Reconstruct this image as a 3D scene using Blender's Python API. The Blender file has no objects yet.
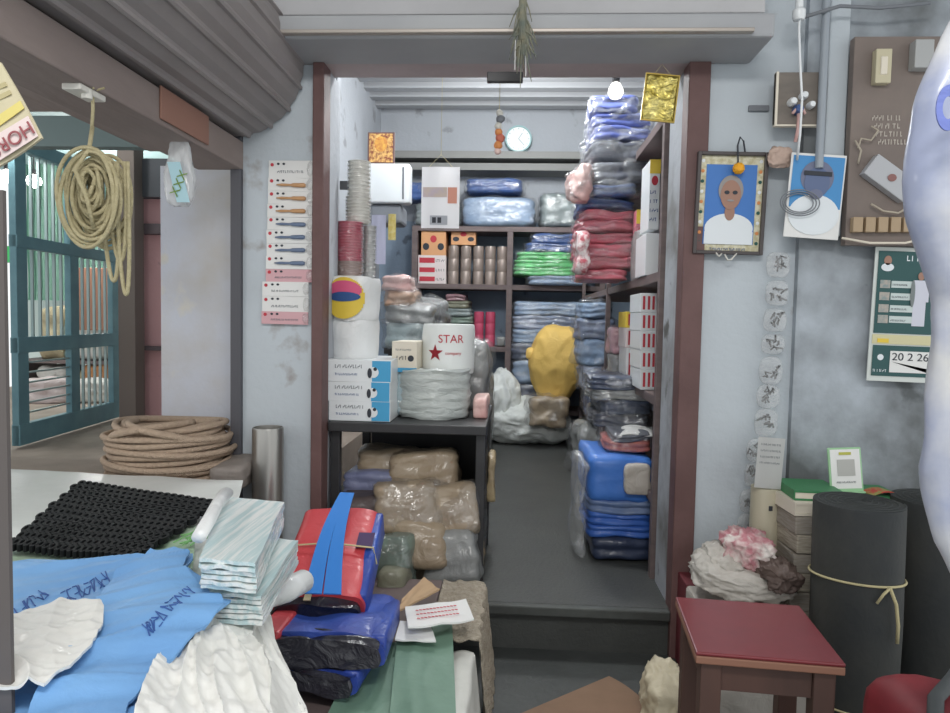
import bpy, bmesh, math, random
from mathutils import Vector, Matrix, noise
random.seed(7)
PI = math.pi
COL = bpy.context.scene.collection
SC = bpy.context.scene

# ------------------------------------------------------------------ camera
F = 700.0
cam_d = bpy.data.cameras.new('camera'); cam_d.sensor_width = 36; cam_d.lens = F/950*36
cam_d.clip_start = 0.02
cam = bpy.data.objects.new('camera', cam_d); COL.objects.link(cam); SC.camera = cam
ROT = (Matrix.Rotation(math.radians(3.27), 3, 'Z') @ Matrix.Rotation(math.radians(90-3.15), 3, 'X')
       @ Matrix.Rotation(math.radians(1.1), 3, 'Z'))
CAM = Vector((0, 0, 1.2))
cam.matrix_world = Matrix.Translation(CAM) @ ROT.to_4x4()
def ray(px, py): return (ROT @ Vector(((px-475)/F, -(py-356.5)/F, -1)))
def at(px, py, Y):
    """point of the photograph measured on the upright plane y = Y"""
    d = ray(px, py); return CAM + d*(Y/d.y)
def on(px, py, z):
    """point of the photograph measured on the level plane z"""
    d = ray(px, py); return CAM + d*((z-CAM.z)/d.z)

# ------------------------------------------------------------------ materials
def lin(c): return c/12.92 if c <= .04045 else ((c+.055)/1.055)**2.4
def rgb(h):
    if isinstance(h, tuple): return tuple(lin(v/255) for v in h)+(1,)
    return tuple(lin(int(h[i:i+2], 16)/255) for i in (0, 2, 4))+(1,)
MC = {}
def mat(name, col, rough=.7, metal=0, col2=None, nscale=6, contrast=.5, bump=0, bscale=20, coat=0,
        emis=0, stretch=(1,1,1), spec=.5, trans=0, sheen=0):
    if name in MC: return MC[name]
    m = bpy.data.materials.new(name); m.use_nodes = True; nt = m.node_tree
    b = nt.nodes['Principled BSDF']
    b.inputs['Base Color'].default_value = rgb(col)
    b.inputs['Roughness'].default_value = rough; b.inputs['Metallic'].default_value = metal
    b.inputs['Coat Weight'].default_value = coat; b.inputs['Coat Roughness'].default_value = .18
    b.inputs['Specular IOR Level'].default_value = spec
    tc = nt.nodes.new('ShaderNodeTexCoord'); mp = nt.nodes.new('ShaderNodeMapping')
    mp.inputs['Scale'].default_value = stretch
    nt.links.new(tc.outputs['Object'], mp.inputs['Vector'])
    if col2:
        n = nt.nodes.new('ShaderNodeTexNoise'); n.inputs['Scale'].default_value = nscale
        n.inputs['Detail'].default_value = 6; n.inputs['Roughness'].default_value = .6
        r = nt.nodes.new('ShaderNodeValToRGB')
        r.color_ramp.elements[0].position = .5-contrast/2*.6; r.color_ramp.elements[1].position = .5+contrast/2*.6
        r.color_ramp.elements[0].color = rgb(col); r.color_ramp.elements[1].color = rgb(col2)
        nt.links.new(mp.outputs[0], n.inputs['Vector']); nt.links.new(n.outputs['Fac'], r.inputs['Fac'])
        nt.links.new(r.outputs[0], b.inputs['Base Color'])
    if bump:
        n2 = nt.nodes.new('ShaderNodeTexNoise'); n2.inputs['Scale'].default_value = bscale
        n2.inputs['Detail'].default_value = 5
        n2.inputs['Distortion'].default_value = .8
        bp = nt.nodes.new('ShaderNodeBump'); bp.inputs['Strength'].default_value = bump
        bp.inputs['Distance'].default_value = .02
        nt.links.new(mp.outputs[0], n2.inputs['Vector']); nt.links.new(n2.outputs['Fac'], bp.inputs['Height'])
        nt.links.new(bp.outputs[0], b.inputs['Normal']); nt.links.new(bp.outputs[0], b.inputs['Coat Normal'])
    if emis:
        b.inputs['Emission Color'].default_value = rgb(col); b.inputs['Emission Strength'].default_value = emis
    MC[name] = m; return m

def clear_plastic(name='clear_plastic', tint=(250,250,250), haze=.04, bscale=14):
    if name in MC: return MC[name]
    m = bpy.data.materials.new(name); m.use_nodes = True; nt = m.node_tree
    for n in list(nt.nodes): nt.nodes.remove(n)
    out = nt.nodes.new('ShaderNodeOutputMaterial')
    tr = nt.nodes.new('ShaderNodeBsdfTransparent'); gl = nt.nodes.new('ShaderNodeBsdfGlossy'); df = nt.nodes.new('ShaderNodeBsdfDiffuse')
    tr.inputs[0].default_value = rgb(tint); gl.inputs['Roughness'].default_value = .16; df.inputs[0].default_value = rgb((225,228,230))
    tc = nt.nodes.new('ShaderNodeTexCoord'); n = nt.nodes.new('ShaderNodeTexNoise'); n.inputs['Scale'].default_value = bscale
    n.inputs['Detail'].default_value = 4; n.inputs['Distortion'].default_value = 1.2
    bp = nt.nodes.new('ShaderNodeBump'); bp.inputs['Strength'].default_value = .8; bp.inputs['Distance'].default_value = .02
    nt.links.new(tc.outputs['Object'], n.inputs['Vector']); nt.links.new(n.outputs['Fac'], bp.inputs['Height'])
    nt.links.new(bp.outputs[0], gl.inputs['Normal'])
    a = nt.nodes.new('ShaderNodeMixShader'); a.inputs[0].default_value = haze
    nt.links.new(tr.outputs[0], a.inputs[1]); nt.links.new(df.outputs[0], a.inputs[2])
    c = nt.nodes.new('ShaderNodeMixShader'); c.inputs[0].default_value = .085
    nt.links.new(a.outputs[0], c.inputs[1]); nt.links.new(gl.outputs[0], c.inputs[2])
    nt.links.new(c.outputs[0], out.inputs[0]); MC[name] = m; return m

def wall_mat(name, base, dirt, patch, dirt_scale=1.4, dirt_pos=.5, low=None):
    """painted plaster: faint mottling, grime stains with their own shape, chipped patches"""
    m = bpy.data.materials.new(name); m.use_nodes = True; nt = m.node_tree; b = nt.nodes['Principled BSDF']
    b.inputs['Roughness'].default_value = .8; b.inputs['Specular IOR Level'].default_value = .25
    tc = nt.nodes.new('ShaderNodeTexCoord')
    def nz(s, d=6, st=(1,1,1)):
        mp = nt.nodes.new('ShaderNodeMapping'); mp.inputs['Scale'].default_value = st
        n = nt.nodes.new('ShaderNodeTexNoise'); n.inputs['Scale'].default_value = s; n.inputs['Detail'].default_value = d
        nt.links.new(tc.outputs['Object'], mp.inputs[0]); nt.links.new(mp.outputs[0], n.inputs['Vector']); return n
    def ramp(n, a, c):
        r = nt.nodes.new('ShaderNodeValToRGB'); r.color_ramp.elements[0].position = a; r.color_ramp.elements[1].position = c
        nt.links.new(n.outputs['Fac'], r.inputs[0]); return r
    def mix(fac, A, Bc):
        x = nt.nodes.new('ShaderNodeMix'); x.data_type = 'RGBA'
        nt.links.new(fac, x.inputs[0])
        if isinstance(A, tuple): x.inputs[6].default_value = A
        else: nt.links.new(A, x.inputs[6])
        x.inputs[7].default_value = Bc; return x.outputs[2]
    o = mix(ramp(nz(dirt_scale, 8), dirt_pos-.08, dirt_pos+.12).outputs[0], rgb(base), rgb(dirt))
    o = mix(ramp(nz(5, 8), .62, .68).outputs[0], o, rgb(patch))
    nt.links.new(o, b.inputs['Base Color'])
    bp = nt.nodes.new('ShaderNodeBump'); bp.inputs['Strength'].default_value = .3; bp.inputs['Distance'].default_value = .01
    nt.links.new(nz(30).outputs['Fac'], bp.inputs['Height']); nt.links.new(bp.outputs[0], b.inputs['Normal'])
    MC[name] = m; return m

# ------------------------------------------------------------------ mesh helpers
def link(name, bm, m, parent=None, smooth=False, ang=None):
    me = bpy.data.meshes.new(name); bm.normal_update()
    if smooth:
        for f in bm.faces: f.smooth = True
        if ang:
            for e in bm.edges:
                if len(e.link_faces) == 2 and e.calc_face_angle(0) > ang: e.smooth = False
    bm.to_mesh(me); bm.free()
    if m is not None:
        for mm in (m if isinstance(m, (list, tuple)) else [m]): me.materials.append(mm)
    o = bpy.data.objects.new(name, me); COL.objects.link(o)
    if parent: o.parent = parent
    return o
def tag(o, label, cat, group=None, kind=None):
    o['label'] = label; o['category'] = cat
    if group: o['group'] = group
    if kind: o['kind'] = kind
    return o
def thing(name, label, cat, loc=(0,0,0), rz=0, group=None, rot=None):
    o = bpy.data.objects.new(name, None); COL.objects.link(o); o.empty_display_size = .05
    o.location = loc; o.rotation_euler = rot if rot else (0,0,rz); return tag(o, label, cat, group)
def struct(name, bm, m, **k):
    o = link(name, bm, m, **k); o['kind'] = 'structure'; return o
def B(): return bmesh.new()
def box(bm, x0, x1, y0, y1, z0, z1, bev=0, mi=0, M=None, seg=2):
    r = bmesh.ops.create_cube(bm, size=1)
    vs = r['verts']
    for v in vs:
        v.co = Vector(((x0+x1)/2+v.co.x*(x1-x0), (y0+y1)/2+v.co.y*(y1-y0), (z0+z1)/2+v.co.z*(z1-z0)))
    if bev:
        es = list({e for v in vs for e in v.link_edges})
        r2 = bmesh.ops.bevel(bm, geom=es, offset=bev, segments=seg, affect='EDGES', profile=.5)
        vs = list({v for f in r2['faces'] for v in f.verts} | {v for v in vs if v.is_valid})
    if M:
        for v in vs: v.co = M @ v.co
    for f in {f for v in vs for f in v.link_faces}: f.material_index = mi
    return bm
def lathe(bm, prof, n=32, M=None, mi=0, cap=True):
    rings = []
    for r, z in prof:
        ring = [bm.verts.new(Vector((r*math.cos(2*PI*i/n), r*math.sin(2*PI*i/n), z))) for i in range(n)]
        rings.append(ring)
    fs = []
    for a, b in zip(rings, rings[1:]):
        for i in range(n):
            fs.append(bm.faces.new((a[i], a[(i+1)%n], b[(i+1)%n], b[i])))
    if cap: fs.append(bm.faces.new(rings[0][::-1])); fs.append(bm.faces.new(rings[-1]))
    for f in fs: f.material_index = mi
    if M:
        for rg in rings:
            for v in rg: v.co = M @ v.co
    return bm
def tube(bm, pts, r, n=8, closed=False, mi=0, cap=True):
    pts = [Vector(p) for p in pts]; N = len(pts); rings = []
    up = Vector((0,0,1)); prev = None
    for i, p in enumerate(pts):
        a = pts[(i-1)%N] if (closed or i) else p; c = pts[(i+1)%N] if (closed or i < N-1) else p
        t = (c-a); t = t.normalized() if t.length > 1e-9 else Vector((0,0,1))
        if prev is None:
            s = t.cross(up)
            if s.length < .05: s = t.cross(Vector((1,0,0)))
        else: s = prev - t*prev.dot(t)
        s.normalize(); prev = s; u = t.cross(s)
        rr = r(i/(N-1)) if callable(r) else r
        rings.append([bm.verts.new(p + s*rr*math.cos(2*PI*k/n) + u*rr*math.sin(2*PI*k/n)) for k in range(n)])
    for i in range(N if closed else N-1):
        A, C = rings[i], rings[(i+1)%N]
        for k in range(n): bm.faces.new((A[k], A[(k+1)%n], C[(k+1)%n], C[k])).material_index = mi
    if not closed and cap: bm.faces.new(rings[0][::-1]); bm.faces.new(rings[-1])
    return bm
def vor(p):
    return noise.voronoi(p)[0][0]
def soft(w, d, h, seed=0, amp=.02, freq=6, layers=0, lay=.03, p=5, sub=4, taper=0, fill=1):
    """rounded cloth like body resting on z=0"""
    bm = B(); bmesh.ops.create_icosphere(bm, subdivisions=sub, radius=1)
    s = Vector((seed*3.7+.3, seed*1.9, seed*5.1))
    for v in bm.verts:
        c = v.co; k = (abs(c.x)**p+abs(c.y)**p+abs(c.z)**p)**(1/p); q = c/k
        zz = (q.z+1)/2
        l = 1
        if layers: l = 1 - lay + lay*2*abs(math.sin(PI*layers*zz + noise.noise(q*1.5+s)*.8))
        tp = 1 - taper*zz
        P = Vector((q.x*w/2*l*tp, q.y*d/2*l*tp, zz*h))
        nn = noise.noise_vector(Vector((P.x*freq, P.y*freq, P.z*freq))+s)
        n2 = noise.noise_vector(Vector((P.x*freq*2.7, P.y*freq*2.7, P.z*freq*2.7))-s)
        P += nn*amp + n2*amp*.3
        vv = vor(Vector((P.x*7, P.y*7, P.z*16))+s)-.4
        P += c.normalized()*vv*amp*1.1
        P.z = max(P.z, 0)
        v.co = P
    return bm
def crumple(w, d, h, seed, amp=.04, freq=5, sub=5, shape=None):
    """bag or sack body with ridged folds, resting on z=0"""
    bm = B(); bmesh.ops.create_icosphere(bm, subdivisions=sub, radius=1)
    s = Vector((seed*2.3, seed*4.1, seed*.7))
    m_ = min(w, d, h)
    for v in bm.verts:
        c = v.co.normalized(); zz = (c.z+1)/2
        k = shape(zz) if shape else 1
        kk = (abs(c.x)**3+abs(c.y)**3+abs(c.z)**3)**(-1/3)
        P = Vector((c.x*kk*w/2*k, c.y*kk*d/2*k, (c.z*kk+1)/2*h))
        wv = noise.noise_vector(c*1.3+s)*.5
        n1 = 1-abs(noise.noise((c+wv)*freq*.28+s)*2.2); n2 = 1-abs(noise.noise((c+wv*.6)*freq*.6-s)*2.2)
        P += c*((n1**2-.4)*amp*.7 + (n2**2-.4)*amp*.38)
        P += noise.noise_vector(c*1.6+s)*amp*.8
        P.z = max(P.z, 0); v.co = P
    return bm
def sheet(A, Bc, C, D, nu=60, nv=60, hf=None, thick=.003):
    """closed slab spanned by 4 corners, hf(u,v) -> offset Vector"""
    bm = B(); A, Bc, C, D = map(Vector, (A, Bc, C, D)); g = []
    nn_ = (Bc-A).cross(D-A)
    off_ = Vector((0,0,-thick)) if nn_.length == 0 or abs(nn_.normalized().z) > .5 else Vector((0,thick,0))
    for layer in (0, 1):
        rows = []
        for j in range(nv+1):
            v = j/nv; row = []
            for i in range(nu+1):
                u = i/nu
                P = A*(1-u)*(1-v)+Bc*u*(1-v)+C*u*v+D*(1-u)*v
                if hf: P = P + hf(u, v)
                row.append(bm.verts.new(P+off_*layer))
            rows.append(row)
        g.append(rows)
    t, b = g
    for j in range(nv):
        for i in range(nu):
            bm.faces.new((t[j][i], t[j][i+1], t[j+1][i+1], t[j+1][i]))
            bm.faces.new((b[j][i], b[j+1][i], b[j+1][i+1], b[j][i+1]))
    for i in range(nu):
        bm.faces.new((t[0][i+1], t[0][i], b[0][i], b[0][i+1])); bm.faces.new((t[nv][i], t[nv][i+1], b[nv][i+1], b[nv][i]))
    for j in range(nv):
        bm.faces.new((t[j][0], t[j+1][0], b[j+1][0], b[j][0])); bm.faces.new((t[j+1][nu], t[j][nu], b[j][nu], b[j+1][nu]))
    bmesh.ops.recalc_face_normals(bm, faces=bm.faces)
    return bm
def ridged(x, y, seed, k=1): return 1-abs(noise.noise(Vector((x*k, y*k, seed)))*2)
def text(s, size, m, parent, loc, rot=(PI/2,0,0), name='lettering', sx=1, depth=.0006):
    cu = bpy.data.curves.new(name, 'FONT'); cu.body = s; cu.size = size; cu.extrude = depth
    cu.align_x = 'CENTER'; cu.align_y = 'CENTER'
    o = bpy.data.objects.new(name+'_tmp', cu); COL.objects.link(o)
    dg = bpy.context.evaluated_depsgraph_get(); me = bpy.data.meshes.new_from_object(o.evaluated_get(dg))
    bpy.data.objects.remove(o); me.name = name; me.materials.clear(); me.materials.append(m)
    t = bpy.data.objects.new(name, me); COL.objects.link(t); t.parent = parent
    t.location = loc; t.rotation_euler = rot; t.scale = (sx,1,1); return t
def panel(parent, name, x0, x1, z0, z1, y, m, t=.0012):
    """thin printed patch on a face that looks towards -y"""
    bm = B(); box(bm, x0, x1, y-t, y, z0, z1); return link(name, bm, m, parent)
def disc(parent, name, cx, cz, rx, rz_, y, m, t=.0012, n=28, fx=None):
    bm = B(); lathe(bm, [(1,0),(1,t)], n, Matrix.Translation((cx,y,cz)) @ Matrix.Rotation(PI/2,4,'X') @ Matrix.Diagonal((rx,rz_,1,1)))
    if fx:
        for v in bm.verts: v.co = fx(v.co)
    return link(name, bm, m, parent)
def squiggles(parent, name, x0, x1, z, h, y, m, seed=0, n=None, t=.0012):
    """a line of small print too small to read"""
    rnd = random.Random(seed); bm = B(); x = x0
    while x < x1-h*.3:
        w = h*rnd.uniform(.35,.8); w = min(w, x1-x)
        k = rnd.randint(0,3)
        if k == 0: box(bm, x, x+h*.16, y-t, y, z, z+h)
        elif k == 1: box(bm, x, x+w*.8, y-t, y, z, z+h*.2); box(bm, x, x+h*.16, y-t, y, z+h*.22, z+h)
        elif k == 2: box(bm, x, x+w*.8, y-t, y, z+h*.8, z+h); box(bm, x+w*.3, x+w*.3+h*.16, y-t, y, z, z+h*.78)
        else: box(bm, x, x+w*.8, y-t, y, z+h*.4, z+h*.6); box(bm, x+w*.7, x+w*.7+h*.15, y-t, y, z+h*.6, z+h); box(bm, x, x+h*.15, y-t, y, z, z+h*.4)
        x += w+h*.18
    return link(name, bm, m, parent)

# ------------------------------------------------------------------ palette
WALL = wall_mat('lavender_plaster', (190,198,204), (170,176,182), (160,158,158), 1.6, .62)
WALLR = wall_mat('stained_plaster', (178,186,194), (108,112,114), (96,100,102), 2.4, .46)
PILL = wall_mat('peeling_plaster', (206,210,220), (196,192,186), (214,212,206), 2.2, .55)
INW = wall_mat('inner_plaster', (176,180,186), (160,164,170), (150,152,156), 1.2, .6)
BACKW = wall_mat('blue_grey_plaster', (146,162,180), (130,146,162), (100,110,122), 1.2, .6)
FLOOR = mat('worn_floor', (50,53,53), .6, col2=(78,81,80), nscale=2.2, contrast=.7, bump=.15, bscale=25)
FLOORI = mat('grey_floor_mat', (62,64,63), .55, col2=(74,76,74), nscale=5, contrast=.9, bump=.2, bscale=60)
STEP = mat('step_nosing', (80,84,82), .6, col2=(62,64,62), nscale=8)
BROWN = mat('brown_painted_frame', (110,82,80), .6, col2=(94,68,66), nscale=4, bump=.1)
DKWOOD = mat('dark_shelf_wood', (116,102,100), .6, col2=(98,86,86), nscale=3, stretch=(1,1,8))
BEAM = mat('dusty_wood_beam', (134,122,118), .8, col2=(156,142,136), nscale=3, stretch=(1,.3,1), bump=.2)
STEEL = mat('painted_steel_slats', (156,150,149), .55, metal=.1, col2=(134,128,127), nscale=3, stretch=(1,.4,1))
GREYB = mat('dusty_grey_board', (186,186,188), .7, col2=(172,172,174), nscale=2)
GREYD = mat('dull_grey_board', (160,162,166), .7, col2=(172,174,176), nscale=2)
JOIST = mat('grey_joist', (170,172,176), .7)
TEAL = mat('teal_paint', (92,132,144), .5, col2=(108,148,158), nscale=5, bump=.1)
BLACKM = mat('black_steel', (50,50,52), .45, metal=.2, col2=(62,62,64), nscale=6)
WHITEP = mat('white_plastic', (226,230,232), .4, coat=.3)
WHITEC = mat('white_film', (228,230,230), .45, coat=.4, bump=.35, bscale=18)
PAPER = mat('white_paper', (226,226,224), .8)
CREAM = mat('cream_paper', (224,216,200), .8)
CLEAR = clear_plastic()
CLEARH = clear_plastic('hazy_plastic', haze=.16)
DARKINK = mat('dark_ink', (52,56,64), .7); BLUEINK = mat('blue_ink', (48,84,140), .7); REDINK = mat('red_ink', (190,56,70), .7)
GREENINK = mat('green_ink', (36,86,80), .7); GREYINK = mat('grey_ink', (120,124,130), .7)
YELLOWI = mat('yellow_print', (226,196,70), .6); PINKI = mat('pink_print', (214,90,130), .6); ORANGEI = mat('orange_print', (214,140,84), .6)
ROPEM = mat('natural_rope', (200,178,156), .9, col2=(180,158,138), nscale=60, contrast=.8, bump=.6, bscale=160)
ROPEY = mat('yellow_rope', (196,186,150), .9, col2=(170,160,124), nscale=60, contrast=.8, bump=.5, bscale=160)
RUBBER = mat('black_rubber', (42,46,48), .7, col2=(66,66,62), nscale=3, bump=.1, bscale=40, stretch=(1,1,.6))
STRING = mat('pale_string', (190,180,140), .9)
SKIN = mat('skin_print', (160,124,108), .7); SKIN2 = mat('skin_print_blueish', (96,110,142), .7)
PHBLUE = mat('photo_blue', (62,118,190), .5); SHIRT = mat('shirt_print', (222,228,232), .6); HAIRG = mat('grey_hair_print', (150,146,144), .7)
GOLD = mat('gold_foil', (200,180,80), .25, metal=.8, bump=.9, bscale=40, col2=(226,214,140), nscale=20)
METAL = mat('brushed_metal', (176,174,170), .3, metal=.8, col2=(150,148,144), nscale=4, stretch=(1,1,.1))

def cloth(name, c, c2=None, coat=.5, bump=.5, bs=14, rough=.6):
    return mat(name, c, rough, col2=c2 or tuple(int(v*.8) for v in c), nscale=5, contrast=.8, bump=bump, bscale=bs, coat=coat)

# ------------------------------------------------------------------ setting
OY = 2.5          # plane of the shop wall with the opening
FZ = .17          # inner floor
BACK = 6.6
XL = at(324, 400, OY).x; XR = at(676, 400, OY).x
TOPZ = at(500, 78, OY+.14).z
bm = B(); box(bm, -3.6, 2.2, -1.2, OY, -.1, 0); struct('floor', bm, FLOOR)
bm = B(); box(bm, -1.32, 1.15, OY, BACK, -.1, FZ); struct('floor_inner', bm, FLOORI)
bm = B(); box(bm, XL, XR, OY-.035, OY-.002, FZ-.035, FZ+.002, .006); struct('trim_1', bm, STEP)
XLF = at(243, 250, OY).x
JL = at(313, 400, OY).x; JR = at(697, 400, OY).x
bm = B(); box(bm, XLF, JL, OY, OY+.2, 0, 2.6); struct('wall_front_left', bm, WALL)
bm = B(); box(bm, JL, XL, OY-.03, OY+.06, 0, TOPZ, .004); struct('trim_2', bm, BROWN)
bm = B(); box(bm, JL, XL-.005, OY+.06, OY+.2, 0, TOPZ); struct('wall_reveal_left', bm, INW)
bm = B(); box(bm, XR, JR, OY-.03, OY+.06, 0, TOPZ, .004); struct('trim_3', bm, BROWN)
bm = B(); box(bm, XR+.003, JR, OY+.06, OY+.27, 0, TOPZ); struct('wall_reveal_right', bm, wall_mat('grimy_reveal', (168,172,178), (120,120,118), (100,100,98), 3, .55))
bm = B(); box(bm, JL-.05, JR+.02, OY-.05, OY+.14, TOPZ, TOPZ+.11, .004); struct('trim_4', bm, mat('hazed_brown_header', (188,174,174), .7, col2=(170,156,156), nscale=3))  # header brown made much paler in its colour to imitate haze
bm = B(); box(bm, XLF, 2.2, OY, OY+.2, TOPZ+.11, 2.75); struct('wall_front_top', bm, WALL)
XC = at(792, 330, OY).x
bm = B(); box(bm, JR, XC, OY, OY+.2, 0, TOPZ+.11); struct('wall_front_right', bm, WALL)
bm = B(); box(bm, XC, 2.2, OY-.03, OY+.2, 0, 2.75); struct('wall_right', bm, WALLR)
x = at(838, 100, OY-.06).x
bm = B(); box(bm, at(823, 200, OY-.06).x, at(843, 200, OY-.06).x, OY-.055, OY-.03, at(820,236,2.44).z, 2.75, .004); struct('trim_5', bm, WALL)
# boxed shutter housing over the opening
xa = at(262, 20, 2.3).x; xb = at(765, 20, 2.3).x
bm = B(); box(bm, xa, xb, 2.3, OY, at(500,14,2.3).z, 2.62, .004); struct('trim_6', bm, GREYB)
bm = B(); box(bm, xa-.03, xb+.02, 2.26, OY-.002, at(500,40,2.28).z, at(500,16,2.28).z, .01); struct('trim_7', bm, GREYD)  # pale grey here stands in for haze over the housing
bm = B(); box(bm, xa+.05, xb-.05, 2.235, 2.26, at(500,34,2.25).z, at(500,30,2.25).z, .003); struct('trim_8', bm, mat('pale_metal_lip', (176,168,160), .4, metal=.4))
bm = B(); box(bm, -1.0, 2.2, -.3, OY+.2, 2.75, 2.8); struct('ceiling', bm, GREYB)

# left shutter roll along the side opening
DX, DZ, DR = -1.02, 2.08, .25
bm = B(); n = 18; ny = 1
prof = []
for i in range(n):
    a0 = 2*PI*i/n
    for k, rr in ((.0,1.0),(.06,1.035),(.16,1.035),(.22,1.0),(.3,.985),(.62,1.005)): prof.append((a0+2*PI/n*k, DR*rr))
rings = [[bm.verts.new((DX+r*math.cos(a), y, DZ+r*math.sin(a))) for a, r in prof] for y in (.1, OY-.01)]
for k in range(len(prof)):
    k2 = (k+1) % len(prof); bm.faces.new((rings[0][k], rings[0][k2], rings[1][k2], rings[1][k]))
bm.faces.new(rings[0][::-1]); bm.faces.new(rings[1]); bmesh.ops.recalc_face_normals(bm, faces=bm.faces)
o = link('rolling_shutter', bm, STEEL, smooth=True, ang=.3); tag(o, 'rolled up grey steel shutter along the top of the left side opening', 'shutter')
bm = B(); box(bm, -1.16, -.99, -.2, OY, 1.715, 1.815, .005); struct('trim_9', bm, BEAM)
bm = B(); box(bm, -3.6, -1.3, -.2, OY, 1.92, 2.0); box(bm, -1.34, -1.162, -.2, OY, 1.78, 1.812); box(bm, -1.34, -1.31, -.2, OY, 1.812, 1.92); struct('ceiling_left', bm, BEAM)
bm = B(); box(bm, XLF-.04, XLF, OY-.02, OY+.2, 0, 1.86, .004); struct('trim_10', bm, mat('dark_grey_rail', (82,82,88), .6))
# near jamb at the left edge of the view
bm = B(); p = at(4, 420, .8); box(bm, p.x-.06, at(8, 500, .8).x, .8, .806, 0, at(4,190,.8).z); struct('trim_11', bm, mat('grey_jamb', (96,90,88), .7))

# left side room
PZ = .4
bm = B(); box(bm, -5.2, XLF-.04, OY, 7.4, 0, PZ); struct('floor_left', bm, mat('brown_cement', (158,144,132), .8, col2=(136,124,114), nscale=3))
bm = B(); box(bm, at(161,300,2.72).x, at(236,300,2.72).x, 2.72, 2.8, PZ, 1.775); struct('wall_pillar', bm, PILL)
LEDZ = .6
bm = B(); box(bm, -2.6, XLF-.045, 2.2, 2.715, 0, LEDZ, .01); struct('floor_ledge', bm, MC['brown_cement'])
bm = B(); box(bm, -5.2, -1.3, 7.0, 7.1, PZ, 2.7); struct('wall_left_far', bm, wall_mat('pale_green_plaster', (196,208,204), (176,188,184), (160,168,160), 1.2, .6))
bm = B(); box(bm, -5.2, -1.32, OY+.2, 7.1, 2.6, 2.66); struct('ceiling_left_far', bm, mat('teal_soffit', (140,164,166), .7))
bm = B(); a = at(128,300,4.7); b = at(163,300,4.7); box(bm, a.x, b.x+.1, 4.7, 4.78, PZ, 2.2); struct('wall_pink', bm, wall_mat('pink_plaster', (216,170,172), (198,154,156), (150,120,120), 1.6, .6))
bm = B(); box(bm, a.x, b.x+.1, 4.62, 4.695, at(140,234,4.65).z, at(140,224,4.65).z); box(bm, a.x, b.x+.1, 4.62, 4.695, at(140,350,4.65).z, at(140,346,4.65).z); struct('trim_12', bm, mat('dark_band', (96,84,88), .7))
bm = B(); box(bm, a.x, b.x+.1, 4.6, 4.69, at(140,198,4.65).z, at(140,160,4.65).z); struct('trim_13', bm, mat('dark_lintel', (82,84,90), .7))
bm = B(); box(bm, at(118,300,4.5).x, at(135,300,4.5).x, 4.5, 4.62, PZ, 2.4, .004); struct('trim_14', bm, mat('brown_grey_post', (120,108,102), .7))
bm = B(); box(bm, -5.2, at(118,160,3.7).x+.6, 3.62, 3.7, at(60,150,3.7).z, at(60,150,3.7).z+.16); struct('trim_15', bm, mat('greenish_beam', (108,122,122), .7))

# inner room
ILX = -1.3; IRX = 1.1; CZ = at(500, 108, BACK).z
bm = B(); box(bm, ILX-.08, ILX, 2.805, BACK, 0, CZ); struct('wall_inner_left', bm, INW)
bm = B(); box(bm, IRX, IRX+.08, OY+.2, BACK, 0, CZ); struct('wall_inner_right', bm, INW)
bm = B(); box(bm, ILX, IRX, BACK, BACK+.08, 0, CZ); struct('wall_back', bm, INW)
bm = B(); box(bm, ILX, IRX, BACK-.012, BACK-.002, FZ, at(460,222,BACK).z); struct('wall_back_panel', bm, BACKW)
bm = B(); box(bm, ILX-.08, IRX+.08, OY+.2, BACK+.08, CZ, CZ+.06); struct('ceiling_inner', bm, GREYB)
bm = B(); box(bm, ILX+.001, JL, 2.81, 2.86, 0, CZ); box(bm, JR, IRX+.08, OY+.2, OY+.24, 0, CZ); box(bm, ILX-.08, IRX+.08, OY+.2, OY+.24, TOPZ+.2, CZ); struct('wall_inner_front', bm, INW)
for k in range(14):
    y = 3.2+k*.24; bm = B(); box(bm, ILX, IRX, y, y+.1, CZ-.06, CZ); struct('trim_%d' % (26+k), bm, JOIST)
bm = B(); box(bm, ILX, IRX, BACK-.35, BACK-.002, at(480,158,BACK-.35).z, at(480,151,BACK-.35).z); box(bm, ILX, IRX, BACK-.3, BACK-.002, at(480,170,BACK-.3).z, at(480,163,BACK-.3).z); struct('trim_24', bm, mat('dusty_ledge', (134,134,132), .8))

# ------------------------------------------------------------------ back shelving unit
SY = 6.2
su = thing('shelf_unit', 'dark brown open shelving covering the blue grey back wall', 'shelf', (0, SY, FZ))
L = at(411, 300, SY).x; R = IRX-.36
zs = [at(460, r, SY).z for r in (226, 284, 346, 408)]
for z in zs:
    bm = B(); box(bm, L, (R if z != zs[2] else at(509,346,SY).x), 0, .37, z-.045-FZ, z-FZ, .003); link('shelf_board', bm, DKWOOD, su)
for px in (414, 509, 602):
    X = at(px, 300, SY).x; bm = B(); box(bm, X-.025, X+.025, -.006, .37, 0, zs[0]-FZ-.046); link('upright', bm, DKWOOD, su)
# right shelving
RX = .565
ru = thing('shelf_unit', 'brown shelving along the right wall of the inner room', 'shelf', (RX, 2.79, FZ))
rz = [.50, .90, 1.40, 2.02]
for z in rz:
    bm = B(); box(bm, 0, .52, 0, 3.3, z-.04-FZ, z-FZ, .003); link('shelf_board', bm, DKWOOD, ru)
for y in (0, 1.6, 3.2):
    bm = B(); box(bm, -.006, .02, y-.001, y+.04, 0, 2.1-FZ); link('upright', bm, DKWOOD, ru)

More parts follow.
